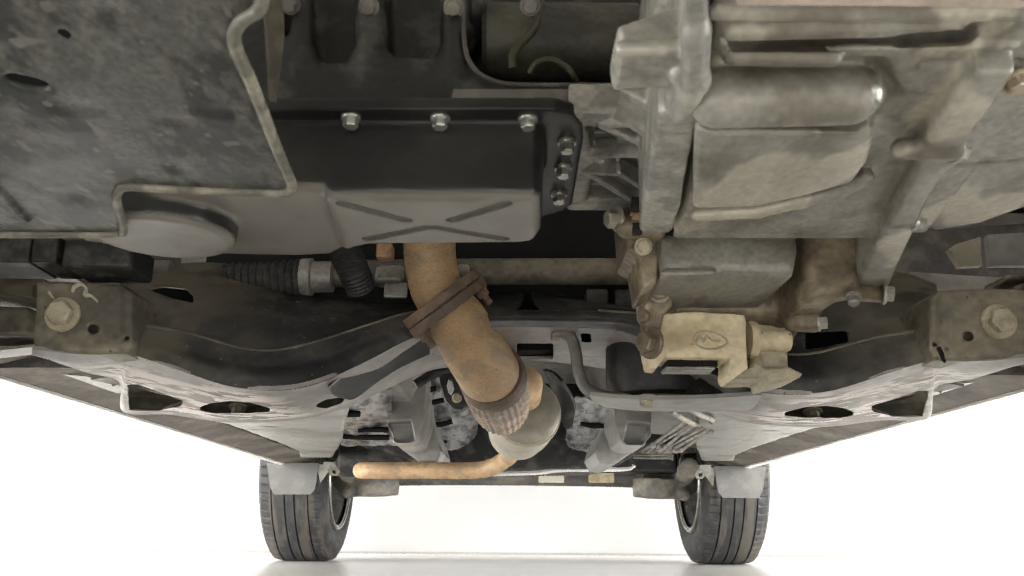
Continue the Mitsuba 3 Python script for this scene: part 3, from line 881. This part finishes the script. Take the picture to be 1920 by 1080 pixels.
# rubber cup, its plate, the bent rod
c = W(1240, 700, 1.00)
zt, zb = W(1240, 640, .95)[2] + .01, W(1240, 738, .96)[2]
add('car__torque_mount', lathe([(zb, .001), (zb, .052), (zb + .004, .058), (zb + .020, .061), (zt - .006, .060), (zt, .054), (zt, .001)], [c[0], 1.01, 0], (0, 0, 1), 56), 'black_rubber', 40, 'black rubber torque mount')
add('car__torque_mount__ring', lathe([(zb - .003, .001), (zb - .003, .040), (zb - .006, .040), (zb - .006, .052), (zb + .001, .052), (zb + .001, .040)], [c[0], 1.01, 0], (0, 0, 1), 40), 'rust_flange', 30)
gs = sheet([[W(1283, 737, .95), W(1335, 690, .93), W(1362, 676, .90)], [W(1330, 742, .95), W(1365, 705, .94), W(1385, 690, .92)], [W(1440, 742, .97), W(1425, 722, .96), W(1420, 705, .95)]], .004)
add('car__torque_mount__gusset', gs, 'frame_paint', 50)
rod = [(1040, 627, .965), (1056, 626, .965), (1072, 636, .97), (1080, 664, .98), (1084, 694, .99), (1096, 724, .99), (1118, 739, .985), (1160, 745, .98), (1230, 746, .975), (1330, 744, .975), (1425, 740, .98)]
oval = [(math.cos(a) * 1.0, math.sin(a) * .8) for a in np.linspace(0, 2 * math.pi, 20, endpoint=False)]
add('car__support_rod', tube([W(*q) for q in rod], [.0065, .007, .0075, .0075, .0075, .0075, .0072, .0062, .005, .004, .003], section=oval), 'axle_paint', 60, 'dark bent support rod beside the exhaust')
add('car__support_rod__hook', rbox(W(1034, 622, .96), W(1050, 640, .985), .002), 'axle_paint', 40)

# ------------------------------------------------------------------ front subframe
def hole(m, pts, z, dz=.04):
    return to_mf(m) - to_mf(extrude(plan(pts, z), z - dz, z + dz, 'z'))


def mirror_px(q):
    """The same point of the car on the other side of its centre line."""
    return np.array([2 * CX0 - q[0], q[1], q[2]])


sub_top = [(228, 556, .865), (255, 605, .868), (350, 624, .88), (450, 652, .885), (520, 656, .89), (600, 638, .905), (700, 606, .92), (770, 586, .935), (860, 580, .95), (960, 582, .955), (1090, 584, .955), (1215, 586, .955)]
sub_bot = [(60, 655, .832), (150, 664, .842), (226, 665, .850), (248, 665, .853), (330, 692, .862), (430, 724, .870), (520, 731, .875), (600, 716, .885), (690, 676, .905), (760, 640, .925), (830, 617, .94), (960, 613, .945), (1060, 613, .945), (1215, 615, .945)]
sub_far = [(62, 664, .85), (150, 695, .93), (222, 718, 1.03), (232, 773, 1.115), (320, 778, 1.13), (430, 792, 1.15), (560, 787, 1.15), (650, 764, 1.14), (720, 732, 1.13), (790, 700, 1.125), (845, 688, 1.125), (960, 676, 1.135), (1060, 674, 1.14), (1215, 684, 1.14)]
top, bot, farr = ([W(*q) for q in l] for l in (sub_top, sub_bot, sub_far))
mid = [0.5 * (a + b) + [0, 0, -.003] for a, b in zip(bot, farr)]
roll = [0.5 * (a + b) + [0, -.006, 0] for a, b in zip(top, bot[2:])]
face = sheet([top, roll, bot[2:]], .004, 14, 10)
under = sheet([bot, mid, farr], .004, 14, 10)
um = to_mf(under)


def through(poly, y0, y1):
    # a tapering cutter through a convex outline, its corners rounded
    q = np.array(Polygon(poly).buffer(-2.5).buffer(3.5, quad_segs=6).exterior.coords)[:-1]
    poly = [tuple(x) for x in q]
    return to_mf(trimesh.convex.convex_hull(np.vstack([[W(a, b, y) for a, b in poly] for y in (y0, y1)])))


for poly, z in (([(588, 762), (612, 750), (648, 745), (640, 754), (612, 764)], .245),
                ([(370, 766), (395, 757), (430, 753), (470, 756), (505, 766), (508, 770), (470, 773), (400, 773)], .236),
                ([(240, 722), (258, 722), (300, 738), (344, 752), (338, 760), (300, 768), (244, 768)], .245)):
    um = um - through(poly, .9, 1.3)
CXS = .018


def mirrored(m):
    """The same piece of the other side of the car."""
    m = trimesh.util.concatenate([to_tm(x) for x in m]) if isinstance(m, list) else to_tm(m)
    v = np.array(m.vertices)
    v[:, 0] = 2 * CXS - v[:, 0]
    return trimesh.Trimesh(v, np.asarray(m.faces)[:, ::-1], process=False)


def both(key, m, mat, smooth=30, left=None, right=None):
    return add(key, m, mat, smooth, left), add(key, mirrored(m), mat, smooth, right)


# the crossmember is one pressing from side to side: the left half and its mirror image meet behind the exhaust and the rod
cutx = lambda m, s: to_mf(m).trim_by_plane([s, 0, 0], s * (CXS + .0))
half_f, half_u = cutx(face, -1), cutx(um, -1)
add('car__subframe', half_f + to_mf(mirrored(half_f)), 'frame_paint', 50, 'dark front face of the subframe crossmember')
whole_u = half_u + to_mf(mirrored(half_u))
for poly in ([(970, 645), (1036, 645), (1036, 671), (970, 671)], [(1090, 626), (1106, 626), (1108, 640), (1092, 640)]):
    whole_u = whole_u - through(poly, .9, 1.3)
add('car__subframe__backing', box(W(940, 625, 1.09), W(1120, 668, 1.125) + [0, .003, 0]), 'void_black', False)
add('car__subframe__underside', whole_u, 'frame_under', 50, 'pale scraped underside of the subframe')
add('car__subframe__web', sheet([[W(618, 726, .905), W(652, 696, .915), W(700, 664, .925), W(748, 642, .935), W(806, 622, .945)], [W(624, 740, .93), W(658, 728, .955), W(700, 698, .965), W(748, 668, .965), W(806, 645, .965)], [W(636, 746, .965), W(664, 748, .985), W(702, 721, .995), W(750, 690, .99), W(806, 664, .98)]], .003, 10, 8), 'black_rubber', 60, 'dark pressed web of the crossmember left of the exhaust')
add('car__subframe__web_edge', tube([W(618, 726, .902), W(652, 696, .912), W(700, 664, .922), W(748, 642, .932), W(806, 622, .942)], .0010, 8), 'frame_under', 60)
both('car__subframe__upper_edge', tube([p + [0, .002, -.001] for p in top[1:9]], .0028, 8), 'frame_dusty', 60)
back = sheet([[W(225, 520, .98), W(290, 500, 1.0), (W(400, 492, 1.02)), W(520, 515, 1.04), W(640, 552, 1.05), W(770, 570, 1.05), W(860, 560, 1.05), W(980, 545, 1.05)],
              [W(226, 545, .92), W(290, 548, .93), W(400, 570, .94), W(520, 590, .95), W(640, 592, .97), W(770, 578, .99), W(860, 570, 1.0), W(980, 562, 1.0)],
              [p + [0, .012, 0] for p in (top[0], top[1], top[2] * .4 + top[3] * .6, top[4], top[5], top[7], top[8], top[9])]], .003, 6, 6)
bk0 = to_mf(back)
bk = bk0 - to_mf(extrude(front([(282, 546), (300, 534), (340, 536), (361, 555), (367, 571), (330, 564), (300, 553)], .94), .85, 1.1, 'y'))
add('car__subframe__upper_wall', bk, 'frame_paint', 50, 'brown dusty upper wall of the subframe on the left, with a half-round hole')
add('car__subframe__upper_wall', to_mf(mirrored(bk0)) - through([(1511, 625), (1586, 622), (1590, 640), (1545, 650), (1511, 654)], .84, 1.12), 'frame_paint', 50, 'brown dusty upper wall of the subframe on the right, with a dark slot')
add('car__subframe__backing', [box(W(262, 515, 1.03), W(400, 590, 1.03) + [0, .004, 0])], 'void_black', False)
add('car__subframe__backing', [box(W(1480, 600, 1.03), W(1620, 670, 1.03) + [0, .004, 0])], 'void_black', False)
# end boxes that carry the control arms
up = np.array([0, 0, .022])
inner = cutx(sheet([[p + [0, -.007, .004] for p in farr[3:]], [p + [0, -.013, .03] for p in farr[3:]], [p + [0, 0, .045] for p in mid[3:]]], .003, 6, 6), -1)
add('car__subframe__inner_sheet', inner + to_mf(mirrored(inner)), 'frame_dusty', 50)
br = Cast([-.50, .80, .24], [-.34, 1.06, .38], .0020)
br.add(s_prism(front([(66, 527), (130, 526), (228, 531), (246, 548), (247, 640), (238, 664), (64, 656), (60, 640)], .835), .835, 1.02, 'y', .005), 0)
br.cut(s_caps(W(219, 540, .832), W(221, 655, .832), .0045), .004)
br.cut(s_cyl(W(175, 618, .82), W(175, 618, .86), .0048, .0005), .001)
br.cut(s_cyl(W(238, 634, .82), W(238, 634, .86), .0020, .0005), .001)
br.add(s_ell(W(170, 650, .838), (.022, .004, .007)), .004)
br.rough(.0009, .02, 41)
bm = br.mesh()
both('car__subframe__bracket', bm, 'frame_dusty', True, 'left end bracket of the subframe with a chalk mark', 'right end bracket of the subframe')
for q, right in ((W(119, 590, .834), False), (W(119, 590, .834), True)):
    if right:
        q = np.array([2 * CXS - q[0], q[1], q[2]])
    add('car__subframe__bolt', [hexbolt(q, (0, -1, 0), .0125, .013, 1.35, .3, .2)], 'dusty_bolt', 25, 'large tan bolt head on the %s bracket' % ('right' if right else 'left'))
mark = [W(a, b, .8335) for a, b in ((136, 548), (140, 538), (152, 533), (162, 541), (160, 552), (172, 555), (184, 566))]
add('car__subframe__bracket__chalk_mark', [tube(mark, [.0016, .0022, .002, .0016, .0026, .0018, .0012], 8), tube([W(92, 548, .8335), W(101, 560, .8335)], [.0016, .0008], 8)], 'chalk', 60, 'pale chalk mark on the left bracket')
add('car__subframe__slot', tube([W(1757, 652, .838), W(1766, 668, .838), W(1772, 680, .838)], [.0032, .0028, .001], 8), 'void_black', 40)
# pressed rims of the openings in the underside
both('car__subframe__rim', tube([W(*q) for q in ((240, 722, 1.045), (237, 745, 1.08), (240, 767, 1.112), (262, 771, 1.118), (300, 768, 1.12), (336, 757, 1.12), (343, 751, 1.115), (318, 741, 1.10), (290, 733, 1.08), (262, 724, 1.05))], .0022, 8), 'frame_under', 50)
both('car__subframe__flange', sheet([[W(170, 712, 1.0), W(205, 708, 1.0), W(238, 716, 1.04)], [W(215, 722, 1.03), W(228, 724, 1.04), W(242, 730, 1.05)]], .003), 'frame_under', 40)
both('car__subframe__bush_bolt', hexbolt(W(448, 762, 1.12), (0, -.3, -1), .008, .010, 1.5), 'dusty_bolt', 25)
both('car__subframe__bush', sheet([[W(240, 712, 1.08), W(300, 720, 1.09), W(350, 745, 1.14)], [W(240, 775, 1.18), W(300, 778, 1.18), W(350, 765, 1.18)]], .003), 'sill_underseal', 40)
# wheelhouse plates and control arms beyond the brackets
both('car__wheelhouse_plate', extrude(plan([(60, 694), (90, 699), (160, 706), (240, 720), (242, 738), (190, 737), (127, 718)], .305), .305, .32, 'z'), 'floor_paint', 20)
arm = [extrude(front([(-160, 470), (10, 496), (84, 522), (84, 528), (62, 533), (60, 556), (-160, 520)], .90), .90, 1.0, 'y'),
       rbox(W(-160, 572, .93), W(50, 624, .93) + [0, .08, 0], .006)]
both('car__control_arm', arm[0], 'frame_paint', 25, 'dark control arm beside the left bracket', 'dark control arm beside the right bracket')
both('car__control_arm__bushing', arm[1], 'frame_dusty', 40)
both('car__control_arm__flange', sheet([[W(-160, 638, .93), W(-40, 634, .94), W(62, 632, .95)], [W(-160, 652, 1.0), W(-40, 650, 1.0), W(62, 645, 1.0)]], .003), 'frame_under', 40)
both('car__control_arm__flange', sheet([[W(-160, 664, .95), W(-40, 660, .95), W(66, 650, .95)], [W(-160, 685, 1.05), W(-40, 676, 1.05), W(70, 664, 1.05)]], .003), 'frame_under', 40)
both('car__wheelhouse_liner', sheet([[W(-300, 380, 1.12), W(0, 400, 1.12), W(330, 430, 1.12)], [W(-300, 560, 1.13), W(0, 600, 1.13), W(330, 560, 1.13)], [W(-300, 700, 1.14), W(0, 690, 1.14), W(200, 690, 1.14)]], .004), 'liner_black', 40)
add('car__drive_shaft', [tube([W(-200, 476, .98), W(120, 500, .98), W(320, 508, .99)], .012, 20), lathe([(0, .001), (0, .022), (.03, .024), (.05, .018), (.05, .001)], W(170, 505, .98), (-1, .05, .1), 32)], 'axle_paint', 40)
for a, b, y in ((0, 52, 440), (62, 104, 440), (120, 240, 448)):
    add('car__inner_fender', rbox(W(a - (200 if a == 0 else 0), y, .80), W(b, y + 52, .80) + [0, .06, 0], .003), 'engine_black', 40)
add('car__inner_fender', rbox(W(58, 496, .86), W(128, 512, .86) + [0, .04, 0], .003), 'dull_steel', 40)
add('car__inner_fender', extrude(front([(1780, 468), (1792, 458), (1838, 444), (1842, 498), (1800, 500)], 1.02), 1.02, 1.03, 'y'), 'can_steel', 20, 'pale plate in the dark wheel house on the right')
add('car__inner_fender', extrude(front([(1852, 440), (2050, 428), (2050, 496), (1858, 498)], 1.0), 1.0, 1.01, 'y'), 'floor_paint', 20)
add('car__inner_fender', rbox(W(1886, 514, .95), W(2000, 526, .95) + [0, .05, 0], .003), 'oily_alloy', 40)

add('car__torque_mount__plate', sheet([[W(1106, 742, .90), W(1180, 748, .89), W(1300, 748, .885), (W(1428, 741, .88))], [W(1112, 752, .94), W(1180, 757, .93), W(1300, 760, .925), W(1420, 757, .92)], [W(1136, 764, .985), W(1195, 770, .975), W(1300, 772, .97), W(1405, 769, .965)]], .004), 'floor_paint', 40, 'grey plate under the torque mount')
add('car__torque_mount__nut', hexbolt(W(1212, 744, .90), (0, -.2, -1), .0075, .010, 1.25), 'dusty_bolt', 25)

# ------------------------------------------------------------------ steering rack behind the crossmember
add('car__steering_rack', [tube([W(560, 516, 1.02), W(700, 512, 1.02), W(960, 509, 1.02), W(1300, 509, 1.02)], .0158, 28, smooth_path=False)], 'frame_dusty', 50, 'grey steering rack tube behind the exhaust')
bel = []
for i in range(23):
    bel += [(i * .0042, .020 - .0003 * i + (.0035 if i % 2 else 0))]
add('car__steering_rack__boot', lathe([(0, .001)] + bel + [(bel[-1][0], .001)], W(566, 522, 1.01), (-1, 0, 0), 36), 'black_rubber', 50, 'black ribbed rubber boot')
add('car__steering_rack__collar', [lathe([(0, .001), (0, .021), (.012, .022), (.014, .018), (.036, .018), (.036, .001)], W(566, 519, 1.01), (1, 0, 0), 32)], 'clean_alloy', 30)
hose = []
hp = spline([W(642, 452, .90), W(652, 480, .90), W(664, 510, .905), W(678, 545, .92)], 12)
hr = [.0185 - .00012 * i + (.0012 if i % 2 else 0) for i in range(len(hp))]
add('car__steering_rack__hose', tube(hp, hr, 24, smooth_path=False), 'black_rubber', 50, 'black corrugated hose')
add('car__steering_rack__fitting', [rbox(W(705, 455, .90), W(735, 482, .90) + [0, .02, 0], .002)], 'copper_tint', 40)
add('car__steering_rack__fitting', [rbox(W(702, 494, .98), W(758, 530, .98) + [0, .03, 0], .006), rbox(W(720, 528, .985), W(760, 552, .97) + [0, .02, 0], .003)], 'dull_steel', 40)
add('car__steering_rack__fitting', [rbox(W(856, 494, .98), W(880, 520, .98) + [0, .02, 0], .003)], 'dull_steel', 40)
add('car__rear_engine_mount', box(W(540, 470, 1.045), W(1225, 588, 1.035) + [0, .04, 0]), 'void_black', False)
for _a, _b in ((W(1098, 540, 1.02), W(1142, 575, 1.02) + [0, .03, 0]), (W(1152, 540, 1.025), W(1212, 580, 1.025) + [0, .03, 0])):
    add('car__rear_engine_mount__block', rbox(_a, _b, .003), 'engine_black', 40)
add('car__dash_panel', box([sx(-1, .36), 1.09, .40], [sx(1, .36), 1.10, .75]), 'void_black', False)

# ------------------------------------------------------------------ exhaust
dp = [(806, 420, .912, .0275), (806, 475, .918, .0275), (815, 530, .926, .0278), (836, 570, .933, .0292), (858, 604, .947, .0322), (880, 640, .975, .0342), (902, 676, 1.015, .0358), (918, 702, 1.06, .0366), (926, 716, 1.11, .036)]
dpp = [W(*q[:3]) for q in dp]
add('car__exhaust', tube(dpp, [q[3] for q in dp], 40, 8), 'rust_pipe', 60, 'tan rusty exhaust downpipe')
ax = dpp[4] - dpp[2]
ax = ax / np.linalg.norm(ax)
ln = W(912, 524, .965) - W(762, 612, .915)
ln -= ax * (ln @ ax)
ln /= np.linalg.norm(ln)
sh = np.cross(ax, ln)
vd = ray(836, 570)
ax = np.cross(ln, vd)
ax *= np.sign(ax @ (dpp[4] - dpp[2])) / np.linalg.norm(ax)
c0 = W(836, 567, .93)


def flange(off, th):
    def disc(u, r):
        m = lathe([(0, 1e-4), (0, r * .97), (.0012, r), (th - .0012, r), (th, r * .97), (th, 1e-4)], c0 + ax * off + ln * u, ax, 40)
        return m.vertices
    return trimesh.convex.convex_hull(np.vstack([disc(-.043, .0105), disc(0, .0415), disc(.043, .0105)]))


add('car__exhaust__flange', [flange(-.011, .0105), flange(.0005, .0105)], 'rust_flange', 30, 'dark two-bolt exhaust flange')
for u in (-.043, .043):
    p0 = c0 + ln * u
    add('car__exhaust__flange_bolt', [hexbolt(p0 + ax * .011, ax, .0075, .009, 1.2), lathe([(0, .001), (0, .0042), (.018, .0042), (.018, .001)], p0 + ax * .012, ax, 16)], 'rust_flange', 25)
# braided flexible section: ribs run along it
fp = spline([W(925, 712, 1.075), W(930, 728, 1.12), W(935, 744, 1.20), W(940, 762, 1.32), W(942, 768, 1.37)], 12)
ft = np.gradient(fp, axis=0)
seg = 238
sec = [((1 + .026 * math.cos(30 * 2 * math.pi * k / seg)) * math.cos(2 * math.pi * k / seg), (1 + .026 * math.cos(30 * 2 * math.pi * k / seg)) * math.sin(2 * math.pi * k / seg)) for k in range(seg)]
rr = np.interp(np.linspace(0, 1, len(fp)), [0, .1, .35, .8, 1], [.0375, .0395, .0400, .0400, .037])
add('car__exhaust__flex_pipe', tube(fp, rr, smooth_path=False, section=sec), 'braid', 40, 'ribbed braided flexible exhaust section')
add('car__exhaust__collar', tube(spline([W(920, 700, 1.052), W(924, 708, 1.066), W(927, 716, 1.082)], 4), [.0375, .0390, .0402, .0405, .0405, .0405, .0402, .039, .038], 48, smooth_path=False), 'rust_flange', 40, 'rust-brown collar')
add('car__exhaust__link_pipe', tube([W(942, 768, 1.37), W(962, 744, 1.42), W(982, 722, 1.46), W(990, 718, 1.52), W(988, 745, 1.60)], .025, 32), 'rust_pipe', 60)
A, B = W(989, 772, 1.60), W(966, 816, 1.82)
L = np.linalg.norm(B - A)
add('car__exhaust__resonator', lathe([(0, .001), (-.002, .040), (.002, .054), (.006, .0585), (.012, .0595), (L - .12, .0595), (L - .115, .0615), (L - .108, .0595), (L - .05, .0575), (L, .024), (L, .001)], A, B - A, 72), 'can_steel', 30, 'pale steel exhaust resonator can')
add('car__exhaust__resonator__seam', lathe([(.006, .0575), (.006, .0610), (.013, .0622), (.020, .0610), (.020, .0575)], A, B - A, 72), 'can_steel', 30)
add('car__exhaust__resonator__face', lathe([(-.0015, .001), (-.0035, .030), (-.0030, .043), (-.0005, .052), (.004, .0578)], A, B - A, 72), 'can_face', 30, 'dull grey front face of the resonator')
tail = [(962, 826, 1.90), (959, 840, 1.97), (956, 852, 2.04), (946, 862, 2.10), (922, 876, 2.14), (886, 882, 2.16), (800, 882, 2.18), (710, 882, 2.20), (684, 882, 2.23), (676, 882, 2.30), (680, 882, 2.6)]
tr = np.array([.024, .021, .0205] + [.0195] * 8)
add('car__exhaust__outlet', lathe([(0, .001), (0, .0235), (.06, .0235), (.066, .0215), (.066, .001)], W(962, 826, 1.84), W(957, 852, 1.99) - W(962, 826, 1.84), 40), 'can_steel', 30)
add('car__exhaust__tail_pipe', tube([W(*q) for q in tail], tr, 32, 8), 'rust_pipe', 60, 'tan tail pipe bending to the left')
# hanger at the left of the flexible section
hg = Polygon(front([(818, 678), (872, 676), (884, 740), (880, 758), (866, 768), (850, 766), (836, 750), (826, 720)], 1.42), [front([(838, 706), (848, 712), (852, 730), (846, 742), (839, 734), (835, 718)], 1.42)])
add('car__exhaust__hanger', extrude(hg, 1.42, 1.45, 'y'), 'black_rubber', 40, 'black rubber exhaust hanger')
add('car__exhaust__hanger_rod', tube([W(778, 722, 1.40), W(815, 700, 1.41), W(862, 686, 1.42)], .008, 10), 'black_rubber', 40)
add('car__exhaust__hanger_bolt', hexbolt(W(857, 746, 1.418), (0, -1, -.1), .0075, .010, 1.1), 'dusty_bolt', 25)
add('car__exhaust__hanger', [sheet([[W(1018, 694, 1.75), W(1036, 700, 1.72), W(1052, 716, 1.7)], [W(1038, 740, 1.78), W(1056, 750, 1.76), W(1076, 760, 1.75)], [W(1052, 790, 1.8), W(1062, 805, 1.8), W(1074, 800, 1.8)]], .006)], 'engine_black', 40)

# ------------------------------------------------------------------ under the cabin: rails, foil shields, side members, lines
rl = Cast([-.30, 1.90, .24], [-.12, 2.55, .46], .0026)
rl.add(s_prism(front([(728, 690), (802, 690), (797, 786), (784, 826), (772, 832), (738, 832), (726, 800)], 1.95), 1.95, 2.16, 'y', .006), 0)
rl.cut(s_prism(front([(727, 791), (770, 789), (777, 824), (768, 829), (744, 829), (731, 816)], 1.95), 1.93, 1.985, 'y', .003), .003)
rl.add(s_prism(front([(700, 790), (742, 834), (788, 866), (797, 869), (818, 867), (829, 846), (812, 787), (800, 740), (700, 740)], 2.18), 2.18, 2.50, 'y', .008), .004)
rl.rough(.0008, .03, 51)
rm = rl.mesh()
both('car__floor_rail', rm, 'floor_paint', True, 'grey floor rail with an open pocket left of the exhaust', 'grey floor rail with an open pocket right of the exhaust')


def foil(rows, seed):
    return sheet(rows, .003, 22, 22, bump=lambda G: .014 * (meshkit.fbm(G * [38, 11, 38], 3, seed) - .5) + .005 * (meshkit.fbm(G * [130, 36, 130], 2, seed + 5) - .5))


add('car__heat_shield', foil([[W(745, 690, 1.95), W(820, 684, 1.95), W(872, 690, 2.0), W(890, 700, 2.1)], [W(770, 765, 2.2), W(825, 768, 2.2), W(872, 772, 2.24), W(896, 780, 2.3)], [W(805, 834, 2.5), W(842, 844, 2.5), W(872, 836, 2.5), W(895, 815, 2.5)]], 3), 'heat_foil', 40, 'crumpled silver heat shield left of the exhaust')
add('car__heat_shield', foil([[W(615, 772, 1.70), W(680, 750, 1.70), W(735, 728, 1.70)], [W(630, 805, 2.03), W(690, 795, 2.03), W(735, 785, 2.03)], [W(640, 836, 2.38), W(700, 836, 2.38), W(748, 836, 2.38)]], 5), 'heat_foil', 40)
add('car__heat_shield', foil([[W(1078, 745, 1.95), W(1118, 752, 1.95), W(1165, 760, 1.95)], [W(1064, 795, 2.2), W(1106, 802, 2.2), W(1150, 806, 2.2)], [W(1060, 824, 2.5), W(1074, 842, 2.5), W(1122, 848, 2.5)]], 7), 'heat_foil', 40, 'crumpled silver heat shield right of the exhaust')
for l in (((752, 732, 2.04), (780, 735, 2.04), (818, 728, 2.04)), ((768, 755, 2.10), (800, 756, 2.10), (832, 750, 2.10)), ((800, 794, 2.27), (824, 796, 2.27), (848, 790, 2.27)), ((822, 828, 2.43), (838, 826, 2.43)),
          ((672, 806, 2.08), (700, 805, 2.08), (728, 806, 2.08)), ((644, 818, 2.17), (690, 820, 2.17), (730, 820, 2.17)), ((640, 776, 1.78), (674, 776, 1.80)), ((1088, 793, 2.16), (1112, 798, 2.16), (1142, 797, 2.16))):
    add('car__heat_shield__slot', tube([W(*q) for q in l], .0065, 8), 'void_black', 50)

sm = Cast([-.66, 1.12, .28], [-.22, 2.62, .40], .0042)
poly = plan([(236, 752), (330, 772), (430, 798), (530, 834), (560, 848), (566, 872), (574, 876), (610, 876), (622, 862), (640, 832), (648, 800), (655, 772), (560, 752), (400, 736)], .298)
sm.add(s_prism(poly, .298, .38, 'z', .008), 0)
for a, b in (((500, 800), (516, 801)), ((462, 806), (480, 806)), ((560, 828), (572, 829)), ((545, 820), (552, 820)), ((430, 784), (450, 785))):
    sm.cut(s_caps(WZ(*a, .298), WZ(*b, .298), .007), .002)
sm.rough(.0010, .05, 53)
both('car__side_member', sm.mesh(), 'floor_paint', True, 'grey side member with slots beside the left sill', 'grey side member with slots beside the right sill')
both('car__side_member__eyelet', Polygon and extrude(Polygon(front([(606, 866), (626, 866), (637, 884), (633, 892), (622, 892), (612, 880)], 2.45), [front([(622, 882), (630, 882), (630, 888), (624, 888)], 2.45)]), 2.45, 2.46, 'y'), 'dull_steel', 20)
tank = Cast([-.42, 2.20, .26], [.46, 2.98, .52], .0048)
tank.add(s_prism(front([(640, 838), (700, 838), (760, 858), (830, 876), (920, 880), (1100, 878), (1160, 872), (1200, 846), (1250, 836), (1250, 700), (640, 700)], 2.56), 2.56, 2.92, 'y', .02), 0)
tank.rough(.0015, .06, 57)
add('car__fuel_tank', tank.mesh(), 'engine_black', True, 'black plastic fuel tank behind the exhaust')
add('car__fuel_tank__strap', sheet([[W(908, 888, 2.60), W(960, 884, 2.60), W(1013, 882, 2.60), W(1060, 876, 2.60), W(1172, 876, 2.60), W(1186, 870, 2.60)],
                                    [W(908, 893, 2.60), W(960, 890, 2.60), W(1013, 888, 2.60), W(1060, 883, 2.60), W(1168, 882, 2.60), W(1192, 874, 2.60)],
                                    [W(908, 893, 2.64), W(960, 892, 2.64), W(1013, 890, 2.64), W(1060, 885, 2.64), W(1168, 884, 2.64), W(1192, 876, 2.64)]], .002), 'body_paint', 30, 'pale lit edge of the tank cradle')
for i in range(2):
    add('car__brake_line', tube([W(1258 + 36 * i, 770 - 3 * i, 1.42), W(1276 + 36 * i, 782 - 4 * i, 1.5), W(1300 + 34 * i, 795 - 8 * i, 1.6), W(1308 + 26 * i, 799 - 8 * i, 1.7)], .0048, 10), 'axle_paint', 50)
for i in range(6):
    u = 3 * math.sin(i * 2.3)
    add('car__brake_line', tube([W(1290 + 9 * i, 786 + 5 * i + u, 1.62), W(1262 + 10 * i + u, 806 + 3 * i, 1.75), W(1224 + 10 * i, 833 + 2 * i - u, 2.05), W(1200 + 10 * i, 848 + u, 2.3)], .0036, 10), 'axle_paint' if i % 2 else 'dull_steel', 50)
    add('car__brake_line__clip', rbox(W(1222 + 10 * i, 829 + 2 * i, 2.02), W(1231 + 10 * i, 838 + 2 * i, 2.02) + [0, .02, 0], .002), 'clean_alloy', 40)
for i in range(3):
    add('car__brake_line', tube([W(1188, 848 + 5 * i, 2.3), W(1220, 849 + 5 * i, 2.28), W(1252, 849 + 5 * i, 2.28), W(1262, 856 + 3 * i, 2.28)], .0032, 10), 'dull_steel', 50)

# ------------------------------------------------------------------ rear axle
beam = [(-.60, .272), (-.45, .279), (-.20, .281), (.20, .281), (.45, .279), (.60, .272)]
add('car__rear_axle', tube([(sx(1, a), 3.13, z) for a, z in beam], [.040, .036, .033, .033, .036, .040], 32), 'axle_paint', 60, 'dark rear axle beam between the wheels')
pa = Cast([-.62, 2.86, .18], [-.33, 3.30, .36], .0036)
pa.add(s_caps((sx(-1, .56), 3.10, .26), (sx(-1, .44), 3.06, .250), .045, .036), 0)
pa.add(s_cyl(W(706, 894, 3.02), W(706, 930, 3.02), .072, .010), .01)
pa.add(s_caps(W(664, 916, 3.0), W(652, 924, 3.0), .022, .018), .01)
pa.add(s_caps((sx(-1, .545), 3.10, .27), (sx(-1, .52), 2.62, .32), .032, .030), .02)
pa.rough(.003, .03, 61)
both('car__rear_axle__trailing_arm', pa.mesh(), 'axle_paint', True, 'lumpy trailing arm end at the left rear wheel', 'lumpy trailing arm end at the right rear wheel')
for a, b, mt in ((1010, 1058, 'pale_paint'), (1104, 1152, 'tan_steel')):
    add('car__rear_axle__bracket', rbox(W(a, 884, 2.99), W(b, 905, 2.99) + [0, .02, 0], .003), mt, 40)
add('car__rear_crossmember', rbox([sx(-1, .52), 2.93, .284], [sx(1, .52), 3.02, .44], .01), 'engine_black', 40, 'black crossmember above the rear axle beam')
add('car__rear_crossmember__canister', lathe([(0, .001), (0, .05), (.01, .055), (.18, .055), (.19, .05), (.19, .001)], W(640, 858, 2.7), (1, 0, 0), 32), 'engine_black', 40)
flap = extrude(front([(500, 868), (598, 868), (592, 906), (589, 918), (581, 927), (514, 927), (507, 915)], 2.76), 2.76, 2.768, 'y')
both('car__mud_flap', flap, 'flap_grey', 20, 'small grey flap in front of the left rear wheel', 'small grey flap in front of the right rear wheel')
both('car__mud_flap__stay', extrude(front([(594, 872), (630, 866), (600, 905)], 2.765), 2.765, 2.772, 'y'), 'dull_steel', 20)
# lip of the front cross panel at the very top
add('car__front_panel', sheet([[WZ(1360, -30, .312), WZ(1650, -34, .312), WZ(2050, -34, .312)], [WZ(1384, 10, .312), WZ(1650, 11, .312), WZ(2050, 16, .312)]], .004), 'pink_dust', 30)
